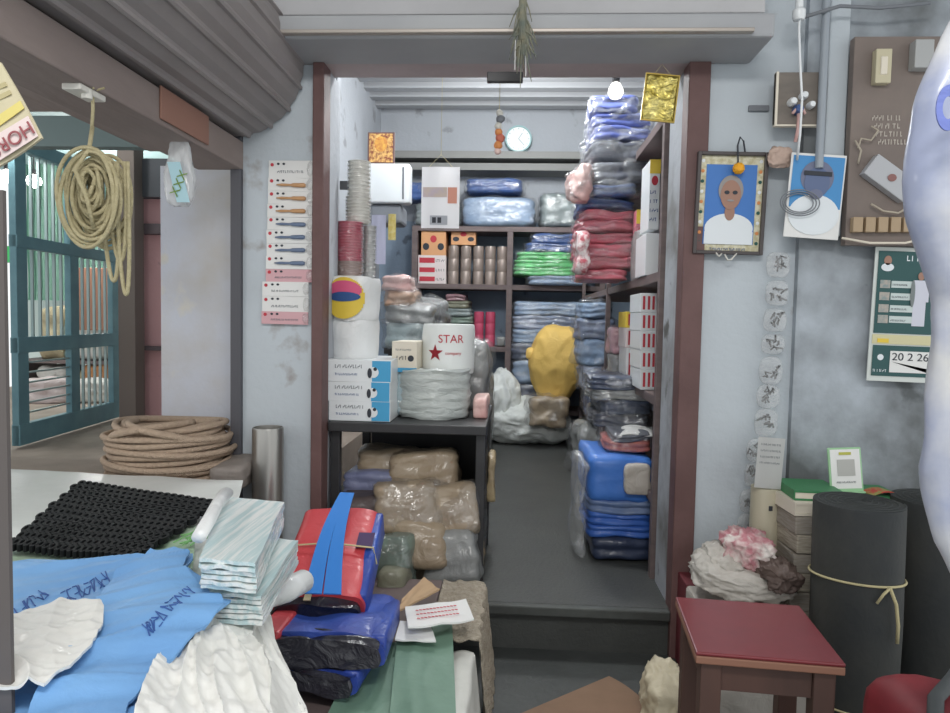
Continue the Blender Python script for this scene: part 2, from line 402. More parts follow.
# ------------------------------------------------------------------ packets
def packet(px0, px1, py0, py1, Y, depth, label, m, name='cloth_packet', cat='packet', group=None, wrap=None, layers=3,
           seed=None, amp=.012, rz=0, p=8, base=None, lay=.03, freq=7, rx=0, ry=0, pad=0):
    a = at(px0, py1, Y); b = at(px1, py0, Y); w = b.x-a.x; h = max(b.z-a.z, .02)
    z = a.z if base is None else base
    seed = random.randint(0, 999) if seed is None else seed
    t = thing(name, label, cat, ((a.x+b.x)/2, Y+depth/2, z), rz, group, rot=(rx, ry, rz))
    link('contents', soft(w*.97, depth, h, seed, amp, freq, layers, lay, p), m, t, smooth=True)
    if wrap:
        link('plastic_wrap', soft(w*1.05+pad, depth*1.06, h*1.03, seed+1, amp*1.8, freq*1.5, 0, 0, p), wrap, t, smooth=True)
    return t
BLUEC = cloth('blue_cloth', (64,96,156)); BLUEL = cloth('light_blue_cloth', (120,146,178), (150,168,190)); NAVY = cloth('navy_cloth', (58,68,92), (84,94,114))
BLUEV = cloth('violet_blue_cloth', (84,100,176), (110,124,190)); DKGREY = cloth('dark_grey_cloth', (84,88,100), (104,108,118)); GREYG = cloth('grey_green_cloth', (112,124,124), (140,150,150))
GREENC = cloth('bright_green_cloth', (84,186,104), (110,206,130)); REDC = cloth('pink_red_cloth', (196,84,102), (212,124,136)); SILV = cloth('silver_grey_film', (176,178,176), (140,142,142), coat=.8)
PALEB = cloth('pale_blue_film', (148,160,182), (112,128,160), coat=.8); TARP = cloth('blue_tarpaulin', (58,108,196), (46,88,168), bump=.3); PINKP = cloth('pale_pink_film', (226,204,196), (206,150,146), coat=.6)
BEIGE = cloth('beige_cloth', (172,156,132), (146,128,106), coat=.6, bump=.8, bs=9); OLIVE = cloth('olive_cloth', (132,132,112), (108,108,92)); DKGREEN = cloth('dark_green_cloth', (92,110,100), (120,136,124))
GREYF = cloth('grey_film', (150,152,150), (122,124,124), coat=.9)

# shelf top row
zt = zs[0]
packet(466, 523, 176, 190, SY+.02, .3, 'blue packet, upper one of the two on the shelf top right of the hanging sheet', BLUEC, base=at(490,192,SY).z, wrap=CLEAR)
packet(462, 536, 192, 221, SY-.02, .34, 'pale blue plastic packet under a blue one on the shelf top', BLUEL, base=zt, wrap=CLEAR)
packet(540, 592, 189, 223, SY-.02, .34, 'grey green plastic packet on the shelf top beside the pale blue one', GREYG, base=zt, wrap=CLEAR)
packet(414, 460, 198, 222, SY, .32, 'grey green packet on the shelf top behind the hanging white sheet', GREYG, base=zt, wrap=CLEAR)
packet(400, 440, 180, 198, SY, .3, 'blue packet at the left end of the shelf top behind the white sheet', BLUEC, base=at(420,200,SY).z, wrap=CLEAR)
# shelf 1 (between 226 and 284): bolt packets, cans, green stack
z1 = zs[1]
def carton(px0, px1, py0, py1, Y, depth, label, m, name='carton', cat='box', group=None, base=None, rz=0, bev=.003, deco=None):
    a = at(px0, py1, Y); b = at(px1, py0, Y); w = b.x-a.x; h = b.z-a.z; z = a.z if base is None else base
    t = thing(name, label, cat, ((a.x+b.x)/2, Y+depth/2, z), rz, group)
    bm = B(); box(bm, -w/2, w/2, -depth/2, depth/2, 0, h, bev); link('carton_body', bm, m, t)
    if deco: deco(t, w, h, -depth/2)
    return t
def strip_deco(c1, c2):
    def f(t, w, h, y):
        panel(t, 'printed_band', -w*.45, w*.1, h*.25, h*.75, y-.0005, c1); squiggles(t, 'small_print', w*.14, w*.44, h*.35, h*.25, y-.0005, c2, seed=int(w*1e4))
    return f
ORB = mat('orange_carton', (214,158,112), .6); PKB = mat('pale_carton', (222,210,208), .6)
hrow = [(265,277),(252,264),]
zb = z1
for i, (r0, r1) in enumerate([(274,283),(265,274),(255,265)]):
    h = at(430,r0,SY).z-at(430,r1,SY).z
    carton(418, 446, r0, r1, SY+.02, .25, ['pale printed packet, lowest under the orange cartons on the back shelf','pale printed packet, middle one under the orange cartons','pale printed packet directly under the larger orange carton'][i], PKB, base=zb, group='pale packets on the back shelf', deco=strip_deco(REDINK, DARKINK)); zb += h+.001
def orange_deco(t, w, h, y):
    for k in range(3): disc(t, 'printed_blot', -w*.3+k*w*.3, h*(.35+.3*(k%2)), w*.13, h*.14, y-.0005, (DARKINK, REDINK, DARKINK)[k])
carton(421, 446, 229, 254, SY+.02, .25, 'orange printed carton, the left and taller one on the back shelf', ORB, base=zb, deco=orange_deco)
def tin(px0, px1, py0, py1, Y, label, m, name='tin', cat='tin', group=None, base=None, lid=METAL):
    a = at(px0, py1, Y); b = at(px1, py0, Y); r = (b.x-a.x)/2*.97; h = b.z-a.z
    t = thing(name, label, cat, ((a.x+b.x)/2, Y+r, a.z if base is None else base), 0, group)
    bm = B(); lathe(bm, [(r*.98,0),(r,.006),(r,h*.33),(r*.985,h*.335),(r,h*.34),(r,h*.66),(r*.985,h*.665),(r,h*.67),(r,h-.006),(r*.97,h)], 32); link('tin_body', bm, m, t, smooth=True, ang=.6)
    bm = B(); lathe(bm, [(r*.9,h),(r*.9,h+.004),(r*.8,h+.005)], 32); link('lid', bm, lid, t, smooth=True, ang=.6)
    return t
TINB = mat('taupe_tin', (142,128,120), .35, metal=.3, col2=(160,146,138), nscale=4, stretch=(1,1,.1)); tn = at(455,245,SY).z-at(455,284,SY).z
xs = [447, 459.5, 472, 484, 496]
for i, x0 in enumerate(xs):
    tin(x0, x0+12, 246, 284, SY+.02, ['taupe cylindrical tin, leftmost of the row on the back shelf','taupe tin, second from left in the row','taupe tin, middle one of the row of five','taupe tin, fourth in the row on the back shelf','taupe tin, rightmost of the row, beside the shelf upright'][i], TINB, group='taupe tins on the back shelf', base=z1)
carton(451, 476, 228, 244, SY+.05, .2, 'small orange carton lying on top of the row of tins', ORB, base=z1+tn*.985+.012, deco=orange_deco)
# green / blue stack
def stack(px0, px1, rows, Y, depth, mats, labels, group, base, wrap=CLEAR, jit=.015, name='cloth_packet', cat='packet', layers=3, amp=.01, lay=.03):
    z = base; out = []
    for i, (r0, r1) in enumerate(rows):
        h = at(px0, r0, Y).z-at(px0, r1, Y).z
        j0, j1 = (px0, px1) if not isinstance(px0, (list,tuple)) else (px0[i], px1[i])
        t = packet(j0, j1, r0, r1, Y+random.uniform(-jit,jit), depth, labels[i], mats[i], name, cat, group, wrap, layers, None, amp, random.uniform(-.04,.04), base=z, lay=lay)
        out.append(t); z += h*.97
    return out
def stackv(spec, Y, depth, group, base, wrap=CLEAR, **k):
    """spec from the bottom up: (px0, px1, row_top, row_bottom, material, label)"""
    z = base
    for s in spec:
        px0, px1, r0, r1, m, lab = s[:6]
        h = at(px0, r0, Y).z-at(px0, r1, Y).z
        packet(px0, px1, r0, r1, Y, depth, lab, m, group=group, wrap=wrap, base=z, rz=random.uniform(-.05,.05), **k); z += h*.98
stackv([(528,590,276,285,BLUEL,'pale blue packet at the bottom of the green stack on the back shelf'),
        (513,582,268,276,GREENC,'bright green folded packet, lowest green one'),
        (514,582,260,268,GREENC,'bright green folded packet, second green one from below'),
        (517,583,252,260,GREENC,'bright green folded packet, topmost green one'),
        (526,586,243,252,BLUEC,'blue packet lying on the green packets'),
        (532,584,233,243,BLUEC,'blue packet at the top of the green stack')], SY-.08, .36, 'packets in the green and blue stack', z1, layers=2)
# shelf 2
z2 = zs[2]
stackv([(444,472,338,345,GREYG,'grey folded cloth, lowest in the stack beside the pink tins'),
        (442,472,331,338,DKGREEN,'dark green folded cloth, second from below beside the pink tins'),
        (441,472,323,331,GREYG,'grey folded cloth in the middle of the dark green stack'),
        (442,473,315,323,DKGREEN,'dark green folded cloth near the top of its stack'),
        (443,472,307,315,GREYG,'grey folded cloth second from the top of its stack'),
        (444,470,299,307,OLIVE,'olive folded cloth, topmost beside the pink tins'),
        (446,466,293,299,cloth('dusty_rose', (160,124,130)),'dusty rose folded cloth lying on the olive one')], SY, .3, 'folded cloths on the lower back shelf', z2, wrap=None, layers=2)
PINKT = mat('crimson_tin', (178,62,92), .35, col2=(196,84,112), nscale=5, stretch=(1,1,.1))
for i, (x0, lab) in enumerate([(473,'crimson cylindrical tin, left one of the pair on the back shelf'),(484.5,'crimson cylindrical tin, right one of the pair on the back shelf')]):
    tin(x0, x0+11, 309, 343, SY+.02, lab, PINKT, group='crimson tins', base=z2, lid=PINKT)
packet(497, 505, 335, 345, SY, .12, 'small grey pouch beside the crimson tins', GREYF, base=z2, layers=0)
packet(415, 442, 300, 345, SY, .25, 'grey bulging pouch at the left end of the lower back shelf', GREYF, base=z2, layers=2, wrap=CLEAR)
stackv([(511,570,382,408,NAVY,'navy packet at the bottom of the stack behind the yellow sack'),
        (511,572,358,382,BLUEL,'pale blue packet low behind the yellow sack'),
        (511,580,340,358,NAVY,'navy packet behind the top of the yellow sack'),
        (512,585,326,340,BLUEL,'pale blue packet just above the yellow sack'),
        (512,583,312,326,PALEB,'silvery blue packet second from the top above the yellow sack'),
        (514,586,298,312,BLUEL,'pale blue glossy packet topmost above the yellow sack')], SY-.06, .36, 'blue packets behind the yellow sack', zs[3], layers=3)

# ------------------------------------------------------------------ sacks on the inner floor
def neck(z): return (1.0 if z < .55 else 1-.55*((z-.55)/.45)**1.6)
SACKW = cloth('white_woven_sack', (218,222,218), (200,204,202), coat=.1, bump=.6, bs=10, rough=.7)
SACKY = cloth('yellow_woven_sack', (234,198,112), (218,180,96), coat=.05, bump=.5, bs=10, rough=.7)
t = thing('sack', 'white woven sack slumped on the floor under the yellow sack', 'sack', (at(528,440,5.75).x, 5.85, FZ))
bm = crumple(.70, .5, .36, 4, .04, 6, 5); link('sack_body', bm, SACKW, t, smooth=True)
t2 = crumple(.32, .34, .6, 9, .035, 6, 5, shape=neck)
for v in t2.verts: v.co += Vector((-.22,-.02,.0))
link('sack_flap', t2, SACKW, t, smooth=True)
t = thing('sack', 'bulging yellow sack tied at its left corner, resting on the white sack', 'sack', (at(552,400,5.75).x, 5.8, at(552,405,5.8).z+.02), rot=(0,.12,0))
link('sack_body', crumple(.46, .4, .64, 2, .018, 4, 5, shape=lambda z: (1 if z > .45 else .62+.38*z/.45)), SACKY, t, smooth=True)
link('tied_corner', (lambda b: (bmesh.ops.translate(b, verts=b.verts, vec=(-.22,-.05,.33)), b)[1])(crumple(.1,.1,.1,5,.01,5,3)), SACKY, t, smooth=True)
packet(528, 568, 400, 428, 5.5, .2, 'crumpled brown packet lying on the white sack below the yellow one', BEIGE, name='cloth_packet', layers=0, amp=.03, wrap=CLEAR)
packet(474, 492, 360, 412, 5.0, .3, 'grey plastic bag left of the white sack behind the table', GREYF, name='plastic_bag', cat='bag', layers=2, amp=.03, base=FZ).scale = (1,1,1.7)
# ------------------------------------------------------------------ goods in front of the right shelving
stackv([(578,630,278,288,REDC,'pink red packet at the bottom of the leaning stack on the right shelf'),
        (578,636,266,278,REDC,'pink red packet second from below in the leaning stack'),
        (576,638,252,266,REDC,'pink red packet third from below in the leaning stack'),
        (577,636,240,252,REDC,'pink red packet near the middle of the red part of the stack'),
        (578,637,228,240,REDC,'pink red packet second from the top of the red ones'),
        (582,637,217,228,REDC,'pink red packet, topmost of the red ones'),
        (580,636,206,217,BLUEC,'blue packet lying directly on the red packets')], 3.55, .42, 'packets in the red part of the leaning stack', 1.405, layers=2, amp=.016)
z = 1.405+(at(600,206,3.55).z-at(600,288,3.55).z)*.99
for px0, px1, r0, r1, m, lab in [(590,636,190,203,BLUEC,'blue and white packet under the big dark bag of the tall stack'),
        (592,650,168,190,DKGREY,'dark grey bagged packet low in the tall stack'),
        (592,651,146,168,DKGREY,'dark grey bagged packet in the middle of the tall stack'),
        (594,652,132,146,BLUEV,'violet blue packet third from the top of the tall stack'),
        (597,652,118,132,BLUEV,'violet blue packet second from the top of the tall stack'),
        (596,640,99,118,BLUEV,'violet blue packet topmost in the tall stack')]:
    h = at(600,r0,3.5).z-at(600,r1,3.5).z
    packet(px0-3, px1, r0, r1, 3.5, .4, lab, m, group='blue and grey packets of the tall stack', wrap=CLEARH, layers=2, amp=.016, base=z, rz=random.uniform(-.06,.06)); z += h*.98
t = packet(573, 591, 165, 200, 3.45, .16, 'pale pink printed pouch sticking out left of the tall stack', PINKP, layers=2, amp=.028, rz=.2, wrap=CLEAR, p=4, freq=12)
t = packet(574, 590, 238, 282, 3.4, .14, 'red and white striped pouch at the left of the red packets', mat('red_white_film', (232,220,218), .4, col2=(180,70,84), nscale=26, contrast=.3, coat=.8, bump=.4), layers=5, amp=.018, p=4, freq=12, base=1.42)
packet(637, 646, 228, 280, 3.35, .2, 'silver plastic pouch beside the right edge of the red packets', SILV, layers=6, amp=.012, wrap=CLEAR)
# tall printed cartons on the right shelf
def ycard(t, w, h, y):
    panel(t, 'printed_band', -w*.5, w*.5, h*.8, h, y-.0005, YELLOWI); disc(t, 'printed_spot', 0, h*.7, w*.3, w*.45, y-.0005, REDINK)
    for k in range(4): squiggles(t, 'small_print', -w*.4, w*.4, h*(.12+.13*k), h*.05, y-.0005, BLUEINK, seed=k)
carton(648, 661, 160, 230, 3.1, .2, 'white carton with yellow and red print standing on the right shelf', WHITEP, base=at(650,262,3.1).z+.14, deco=ycard)
carton(645, 660, 222, 264, 3.1, .25, 'plain white carton under the yellow printed one on the right shelf', WHITEP, base=1.401)
PKC = mat('pink_carton', (204,120,134), .6)
carton(635, 647, 195, 265, 3.45, .1, 'pink upright carton beside the white cartons on the right shelf', PKC, base=1.401, deco=ycard)
# lower right shelf boxes
def rwdeco(t, w, h, y):
    for k in (-.28, .02, .3): panel(t, 'red_stripe', w*k-w*.07, w*k+w*.07, h*.15, h*.85, y-.0005, REDINK)
z = .901; k = 0
LBL = ['red and white striped carton, lowest of the near pile on the right shelf','red and white striped carton, second in the near pile','red and white striped carton, third in the near pile','red and white striped carton, fourth in the near pile','red and white striped carton topmost in the near pile']
for r0, r1 in [(372,392),(353,372),(334,353),(316,334),(297,316)]:
    h = at(646,r0,3.1).z-at(646,r1,3.1).z; carton(640, 657, r0, r1, 3.08, .28, LBL[k], WHITEP, base=z, group='striped cartons on the right shelf', deco=rwdeco); z += h+.001; k += 1
z = .901
for r0, r1, lab, m in [(338,372,'white bottle shaped pack behind the striped cartons',WHITEC),(318,338,'pale lilac carton with red print under the yellow label box',PKB),(302,318,'yellow and red labelled box on the right shelf',YELLOWI)]:
    h = at(632,r0,3.45).z-at(632,r1,3.45).z; carton(626, 642, r0, r1, 3.45, .25, lab, m, base=z, deco=rwdeco); z += h+.001
packet(612, 630, 318, 344, 3.75, .25, 'pink and white plastic pouch beside the yellow labelled box', cloth('pink_film', (206,140,154), (220,190,196), coat=.8), layers=3, base=1.02, wrap=CLEAR)
packet(612, 630, 344, 366, 3.75, .25, 'silver grey pouch under the pink and white one', SILV, layers=3, base=.901, wrap=CLEAR)
# pale blue bags below the shelf board
stackv([(588,618,392,420,BLUEC,'blue packet at the foot of the pale blue heap right of the yellow sack'),
        (582,620,366,392,PALEB,'pale blue packet low in the heap right of the yellow sack'),
        (580,618,340,366,BLUEL,'blue grey packet in the middle of the heap right of the yellow sack'),
        (579,616,318,340,PALEB,'pale blue packet near the top of that heap'),
        (582,612,300,318,BLUEL,'pale blue packet topmost of that heap under the red packets')], 4.6, .4, 'packets in the pale blue heap', at(600,420,4.6).z, layers=3, amp=.02)
packet(578, 616, 418, 455, 4.55, .45, 'grey clear plastic bag on the floor right of the white sack', GREYF, name='plastic_bag', cat='bag', base=FZ, layers=3, amp=.04, wrap=CLEAR).scale = (1,1,1.25)
# navy heap
stackv([(594,650,416,428,DKGREY,'dark grey packet under the navy packets on the right'),
        (600,652,402,416,NAVY,'navy packet, lowest of the navy heap under the shelf board'),
        (592,650,390,402,SILV,'silvery striped packet between the navy ones'),
        (590,640,378,390,NAVY,'navy packet topmost under the sloping shelf board')], 3.3, .42, 'packets in the navy heap', at(620,428,3.3).z, layers=3, amp=.016)
bm = sheet(at(617,436,3.05), at(653,434,3.05), at(653,425,3.3), at(622,426,3.3), 12, 8, lambda u,v: Vector((0,0,.008*math.sin(u*5))), .004)
tag(link('paper_sheet', bm, PAPER, smooth=True), 'white paper sheet lying under the navy packets on the right', 'paper')
stackv([(606,650,442,452,cloth('salmon_cloth',(176,96,92),(196,120,112)),'salmon red packet between the blue tarpaulins and the white sheet'),
        (612,652,435,442,DKGREY,'thin dark packet directly below the white paper sheet')], 3.05, .3, 'thin packets over the tarpaulins', at(620,452,3.05).z, layers=2)
z0 = FZ
for r0, r1, m, px0, lab in [(532,555,cloth('dark_blue_tarp',(42,52,74),(50,62,92),bump=.3),592,'dark tarpaulin at the bottom of the blue stack on the floor'),
        (520,533,TARP,588,'blue tarpaulin second from the floor'),(508,520,TARP,588,'blue tarpaulin third from the floor'),
        (496,508,cloth('dull_blue_tarp',(78,108,160),(120,134,160),bump=.3),588,'dull blue tarpaulin in the middle of the floor stack'),
        (452,496,mat('bright_tarpaulin',(72,128,214),.5,col2=(64,118,202),nscale=4,bump=.15,bscale=10,coat=.4),586,'thick bright blue tarpaulin topmost in the floor stack')]:
    h = at(600,r0,2.97).z-at(600,r1,2.97).z
    packet(px0, 655, r0, r1, 2.97, .42, lab, m, name='folded_tarpaulin', cat='tarpaulin', group='tarpaulins stacked on the inner floor', base=z0, layers=2, lay=.008 if r0 == 452 else .03, p=14, amp=.01, wrap=None, rz=random.uniform(-.03,.03)); z0 += h*.985
packet(625, 651, 466, 495, 2.925, .035, 'beige folded packet standing against the blue tarpaulins', cloth('pale_beige_cloth',(196,190,182),(180,172,162),coat=.5), layers=2, amp=.006, wrap=None)
packet(574, 588, 462, 560, 2.98, .18, 'crumpled clear plastic film at the left end of the tarpaulins', CLEARH, name='plastic_film', cat='plastic', layers=8, amp=.03, base=FZ, lay=.08)

# ------------------------------------------------------------------ bench with rolls on the left
TY = 2.58
tz = at(400, 424, TY-.04).z
tb = thing('side_table', 'black steel table carrying cartons and rolls beside the opening', 'table', (0, TY, FZ))
xl = XL+.004; xr = at(487, 424, TY).x
bm = B(); box(bm, xl, xr, -.04, .6, tz-.035-FZ, tz-FZ, .004); link('tabletop', bm, BLACKM, tb)
for x_, y_ in ((xl, 0), (xr-.04, 0), (xl, .55), (xr-.04, .55)):
    bm = B(); box(bm, x_, x_+.035, y_, y_+.035, 0, tz-.035-FZ, .003); link('leg', bm, BLACKM, tb)
bm = B(); box(bm, xr-.03, xr-.012, .036, .549, .01, tz-.04-FZ); link('side_panel', bm, BLACKM, tb)
bm = B(); box(bm, xl+.04, xr-.05, .565, .58, .01, tz-.04-FZ); link('back_panel', bm, BLACKM, tb)
# three white and blue boxes
BBLUE = mat('carton_blue', (70,160,206), .6)
z = tz+.001
def bb(t, w, h, y):
    panel(t, 'blue_end', w*.2, w*.49, h*.04, h*.96, y-.0005, BBLUE); ge_ = disc(t, 'globe_emblem', w*.22, h*.45, h*.24, h*.24, y-.002, WHITEP)
    disc(ge_, 'emblem_swoosh', w*.165, h*.42, h*.1, h*.22, y-.0035, DARKINK); disc(ge_, 'emblem_dot', w*.25, h*.6, h*.08, h*.08, y-.0035, DARKINK)
    squiggles(t, 'small_print', -w*.38, w*.08, h*.62, h*.16, y-.0005, GREYINK, seed=3); squiggles(t, 'small_print', -w*.38, 0, h*.3, h*.1, y-.0005, BLUEINK, seed=5)
for r0, r1, px0, lab in [(402,421,327,'white and blue carton, lowest of the three by the brown jamb'),(383,402,326,'white and blue carton, middle of the three by the brown jamb'),(362,383,325,'white and blue carton, topmost of the three by the brown jamb')]:
    h = at(350,r0,2.57).z-at(350,r1,2.57).z
    carton(px0+2, 391, r0, r1, 2.57, .3, lab, WHITEP, base=z, group='white and blue cartons', deco=bb, rz=random.uniform(-.02,.02)); z += h+.002
zbx = z
def roll(px0, px1, py0, py1, Y, label, m, name, cat, base=None, hole=.3, sag=.01, deco=None, lay=0):
    Yc = Y*(1+(px1-px0)/2/700); a = at(px0, py1, Yc); b = at(px1, py0, Yc); r = (b.x-a.x)/2; h = b.z-a.z
    t = thing(name, label, cat, ((a.x+b.x)/2, Yc, a.z if base is None else base))
    bm = B(); ns = 14; pr = [(r*hole, 0), (r*.95, 0)]
    for i in range(ns+1): pr.append((r*(1-.03*(abs(i/ns*2-1)**4)) + (lay*math.sin(i*2.3)), .006+(h-.012)*i/ns))
    pr += [(r*.95, h), (r*hole, h), (r*hole, h*.6)]
    lathe(bm, pr, 40)
    for v in bm.verts:
        if v.co.xy.length > r*.5: v.co += noise.noise_vector(v.co*14+Vector((px0,0,0)))*sag
    link('roll_body', bm, m, t, smooth=True, ang=.9)
    if deco: deco(t, r, h)
    return t
def cyl_fx(r):
    def f(c):
        x = c.x; return Vector((r*math.sin(x/r), -r*math.cos(x/r)+(c.y), c.z))
    return f
def wrap_mesh(o, r):
    for v in o.data.vertices: v.co = cyl_fx(r)(v.co)
def flatpatch(bm, x0, x1, z0, z1, y=0, n=8, mi=0):
    for i in range(n):
        a, c = x0+(x1-x0)*i/n, x0+(x1-x0)*(i+1)/n
        box(bm, a, c, y-.002, y, z0, z1, mi=mi)
def star_deco(t, r, h):
    bm = B(); pts = []
    for i in range(10):
        rr = .035 if i % 2 == 0 else .014; a = PI/2+i*PI/5; pts.append(Vector((-.045+rr*math.cos(a), -.003, h*.42+rr*math.sin(a))))
    c = bm.verts.new((-.045,-.003,h*.42)); vs = [bm.verts.new(p) for p in pts]
    for i in range(10): bm.faces.new((c, vs[i], vs[(i+1)%10]))
    bmesh.ops.solidify(bm, geom=bm.faces[:], thickness=.001)
    o = link('star_emblem', bm, REDINK, t); wrap_mesh(o, r)
    for s, sz, x, zz in (('STAR', .045, .02, h*.7), ('company', .018, .03, h*.42)):
        o = text(s, sz, REDINK, t, (0,0,0), (0,0,0))
        for v in o.data.vertices:
            c = v.co.copy(); v.co = cyl_fx(r+.002)(Vector((c.x+x, -c.z, c.y+zz)))
packw = roll(398, 471, 380, 425, 2.66, 'fat pack of white film rolls lying under the star printed roll', mat('grey_white_film',(196,202,198),.4,col2=(176,182,180),nscale=5,coat=.6,bump=.5,bscale=14,stretch=(1,1,3)), 'film_roll', 'roll', base=tz+.001, hole=.1, sag=.012, lay=.004)
hpk = at(430,380,2.7).z-at(430,425,2.7).z
roll(422, 475, 333, 380, 2.74, 'white roll printed with a red star standing on the film pack', mat('white_roll',(232,236,234),.5), 'paper_roll', 'roll', base=tz+hpk-.005, hole=.35, sag=.0015, deco=star_deco)
# small box with blue base
def sb(t, w, h, y):
    panel(t, 'blue_edge', -w*.5, w*.5, 0, h*.14, y-.0005, BBLUE); squiggles(t, 'small_print', -w*.35, w*.3, h*.7, h*.06, y-.0005, GREYINK, seed=9)
    disc(t, 'printed_disc', w*.26, h*.45, w*.12, w*.12, y-.0005, DARKINK); squiggles(t, 'product_print', -w*.3, w*.1, h*.4, h*.13, y-.0005, DARKINK, seed=4)
packet(391, 421, 380, 424, 2.72, .25, 'pale blue plastic pack under the small white printed box', cloth('aqua_film',(150,180,192),(180,196,200),coat=.8), base=tz+.001, layers=4, wrap=CLEAR)
carton(393, 419, 352, 382, 2.72, .18, 'small white printed box between the cartons and the star roll', CREAM, base=tz+(at(405,380,2.72).z-at(405,424,2.72).z)*1.02, deco=sb, rz=-.08)
# white wrapped rolls above the cartons
rr = roll(330, 379, 322, 361, 2.62, 'plain white wrapped roll standing on the white and blue cartons', WHITEC, 'film_roll', 'roll', base=zbx, hole=.2, sag=.006)
hb = at(350,322,2.68).z-at(350,361,2.68).z
def ylab(t, r, h):
    for nm, x, z_, rx, rz_, m in (('yellow_label', -.02, h*.5, .082, .078, YELLOWI), ('pink_label_top', -.02, h*.68, .07, .036, PINKI), ('blue_label_word', -.02, h*.53, .066, .018, BLUEINK)):
        bm = B()
        N = 26
        for i in range(N):
            a0 = -1+2*i/N; a1 = -1+2*(i+1)/N; am = (a0+a1)/2; hh = math.sqrt(1-am*am)
            off = {'yellow_label':.001,'pink_label_top':.0025,'blue_label_word':.004}[nm]
            box(bm, x+rx*a0, x+rx*a1, -off-.001, -off, z_-rz_*hh, z_+rz_*hh)
        o = link(nm, bm, m, t)
        for v in o.data.vertices: v.co = cyl_fx(r+.009)(v.co)
roll(330, 380, 281, 322, 2.61, 'white wrapped bundle with a round yellow and pink label above the plain roll', WHITEC, 'wrapped_bundle', 'bundle', base=zbx+hb, hole=.1, sag=.01, deco=ylab)
zz = zbx+hb+(at(350,281,2.67).z-at(350,322,2.67).z)
def cups(px0, px1, py0, py1, Y, label, m, base, n=10, group=None):
    a = at(px0, py1, Y); b = at(px1, py0, Y); r = (b.x-a.x)/2; h = b.z-a.z
    t = thing('cup_stack', label, 'cups', ((a.x+b.x)/2, Y+r, base), 0, group)
    bm = B(); pr = [(r*.7,0)]
    for i in range(n):
        z_ = h*i/n; pr += [(r*.86, z_+.002), (r*.9, z_+h/n*.7), (r, z_+h/n*.75), (r, z_+h/n*.95)]
    pr.append((r*.8, h)); lathe(bm, pr, 28); link('nested_cups', bm, m, t, smooth=True, ang=.7)
    bm = B(); lathe(bm, [(r*1.04, .002), (r*1.06, h*.5), (r*1.04, h*1.01)], 28, cap=False); link('plastic_sleeve', bm, CLEAR, t, smooth=True)
    return t
hc = at(350,262,2.7).z-at(350,280,2.7).z
cups(332, 360, 263, 281, 2.7, 'short brown stack of cups directly under the red cups', mat('brown_cup',(150,124,116),.5), zz, 5)
cups(332, 360, 223, 263, 2.7, 'tall red stack of cups in a clear sleeve by the left reveal', mat('red_cup',(188,74,96),.4,coat=.5), zz+hc, 14)
WCUP = mat('white_cup', (214,212,204), .5)
hr = at(350,223,2.7).z-at(350,263,2.7).z
cups(343, 368, 196, 223, 2.74, 'pale stack of cups standing on the red stack of cups', WCUP, zz+hc+hr, 8)
cups(345, 368, 160, 196, 2.74, 'topmost pale stack of cups above the others by the left reveal', WCUP, zz+hc+hr+(at(350,196,2.74).z-at(350,223,2.74).z), 9)
cups(361, 375, 225, 280, 2.78, 'slim greyish stack of cups right of the red cups', SILV, zz, 12)
# heap of small packs behind the star roll, on a wall bracket shelf
ws = thing('wall_shelf', 'narrow dark shelf on the left wall of the inner room under the clear packs', 'shelf', (0,0,0))
zw = at(400, 352, 3.0).z
bm = B(); box(bm, at(372,350,3.1).x, at(442,350,3.1).x, 3.38, 3.75, zw-.03, zw, .003); link('shelf_board', bm, BLACKM, ws)
for x_ in (at(376,350,3.1).x, at(438,350,3.1).x-.03):
    bm = B(); box(bm, x_, x_+.03, 3.4, 3.43, FZ, zw-.031); link('post', bm, BLACKM, ws)
    bm = B(); box(bm, x_, x_+.03, 3.7, 3.73, FZ, zw-.031); link('post', bm, BLACKM, ws)
BRP = cloth('brown_film', (160,122,96), (196,164,140), coat=.8)
for px0, px1, r0, r1, m, lab in [(384,424,322,350,cloth('aqua_grey_film',(146,166,170),(180,190,190),coat=.9),'aqua grey clear pack at the foot of the heap left of the star roll'),
                              (382,432,304,324,SILV,'shiny silver pack in the heap above the small white box'),
                              (384,412,290,306,BRP,'brown glossy pack lying on the silver pack'),
                              (380,410,276,291,PINKP,'pale pink printed pack topmost in the heap right of the labelled bundle')]:
    packet(px0, px1, r0, r1, 3.36, .3, lab, m, layers=2, amp=.02, wrap=CLEAR, group='small clear packs', pad=.01)
packet(405, 442, 300, 334, 3.7, .3, 'grey clear pack behind the silver one, left of the dark green cloths', GREYF, layers=3, amp=.025, wrap=CLEAR)
packet(474, 487, 404, 423, 2.74, .16, 'small pinkish crumpled pouch at the right end of the black table', PINKP, layers=2, amp=.014, base=tz+.001)
packet(460, 487, 355, 405, 2.98, .2, 'grey clear pouch behind the right side of the star roll', GREYF, layers=2, amp=.025, wrap=CLEAR, base=tz+.001).scale = (1,1,1.3)
bm = sheet(at(408,426,2.68)+Vector((0,0,0)), at(462,428,2.68), at(458,424,2.78), at(410,424,2.78), 24, 10, lambda u,v: Vector((0,-.03*(1-v),-.02*(1-v)*(1+math.sin(u*17)))), .002)
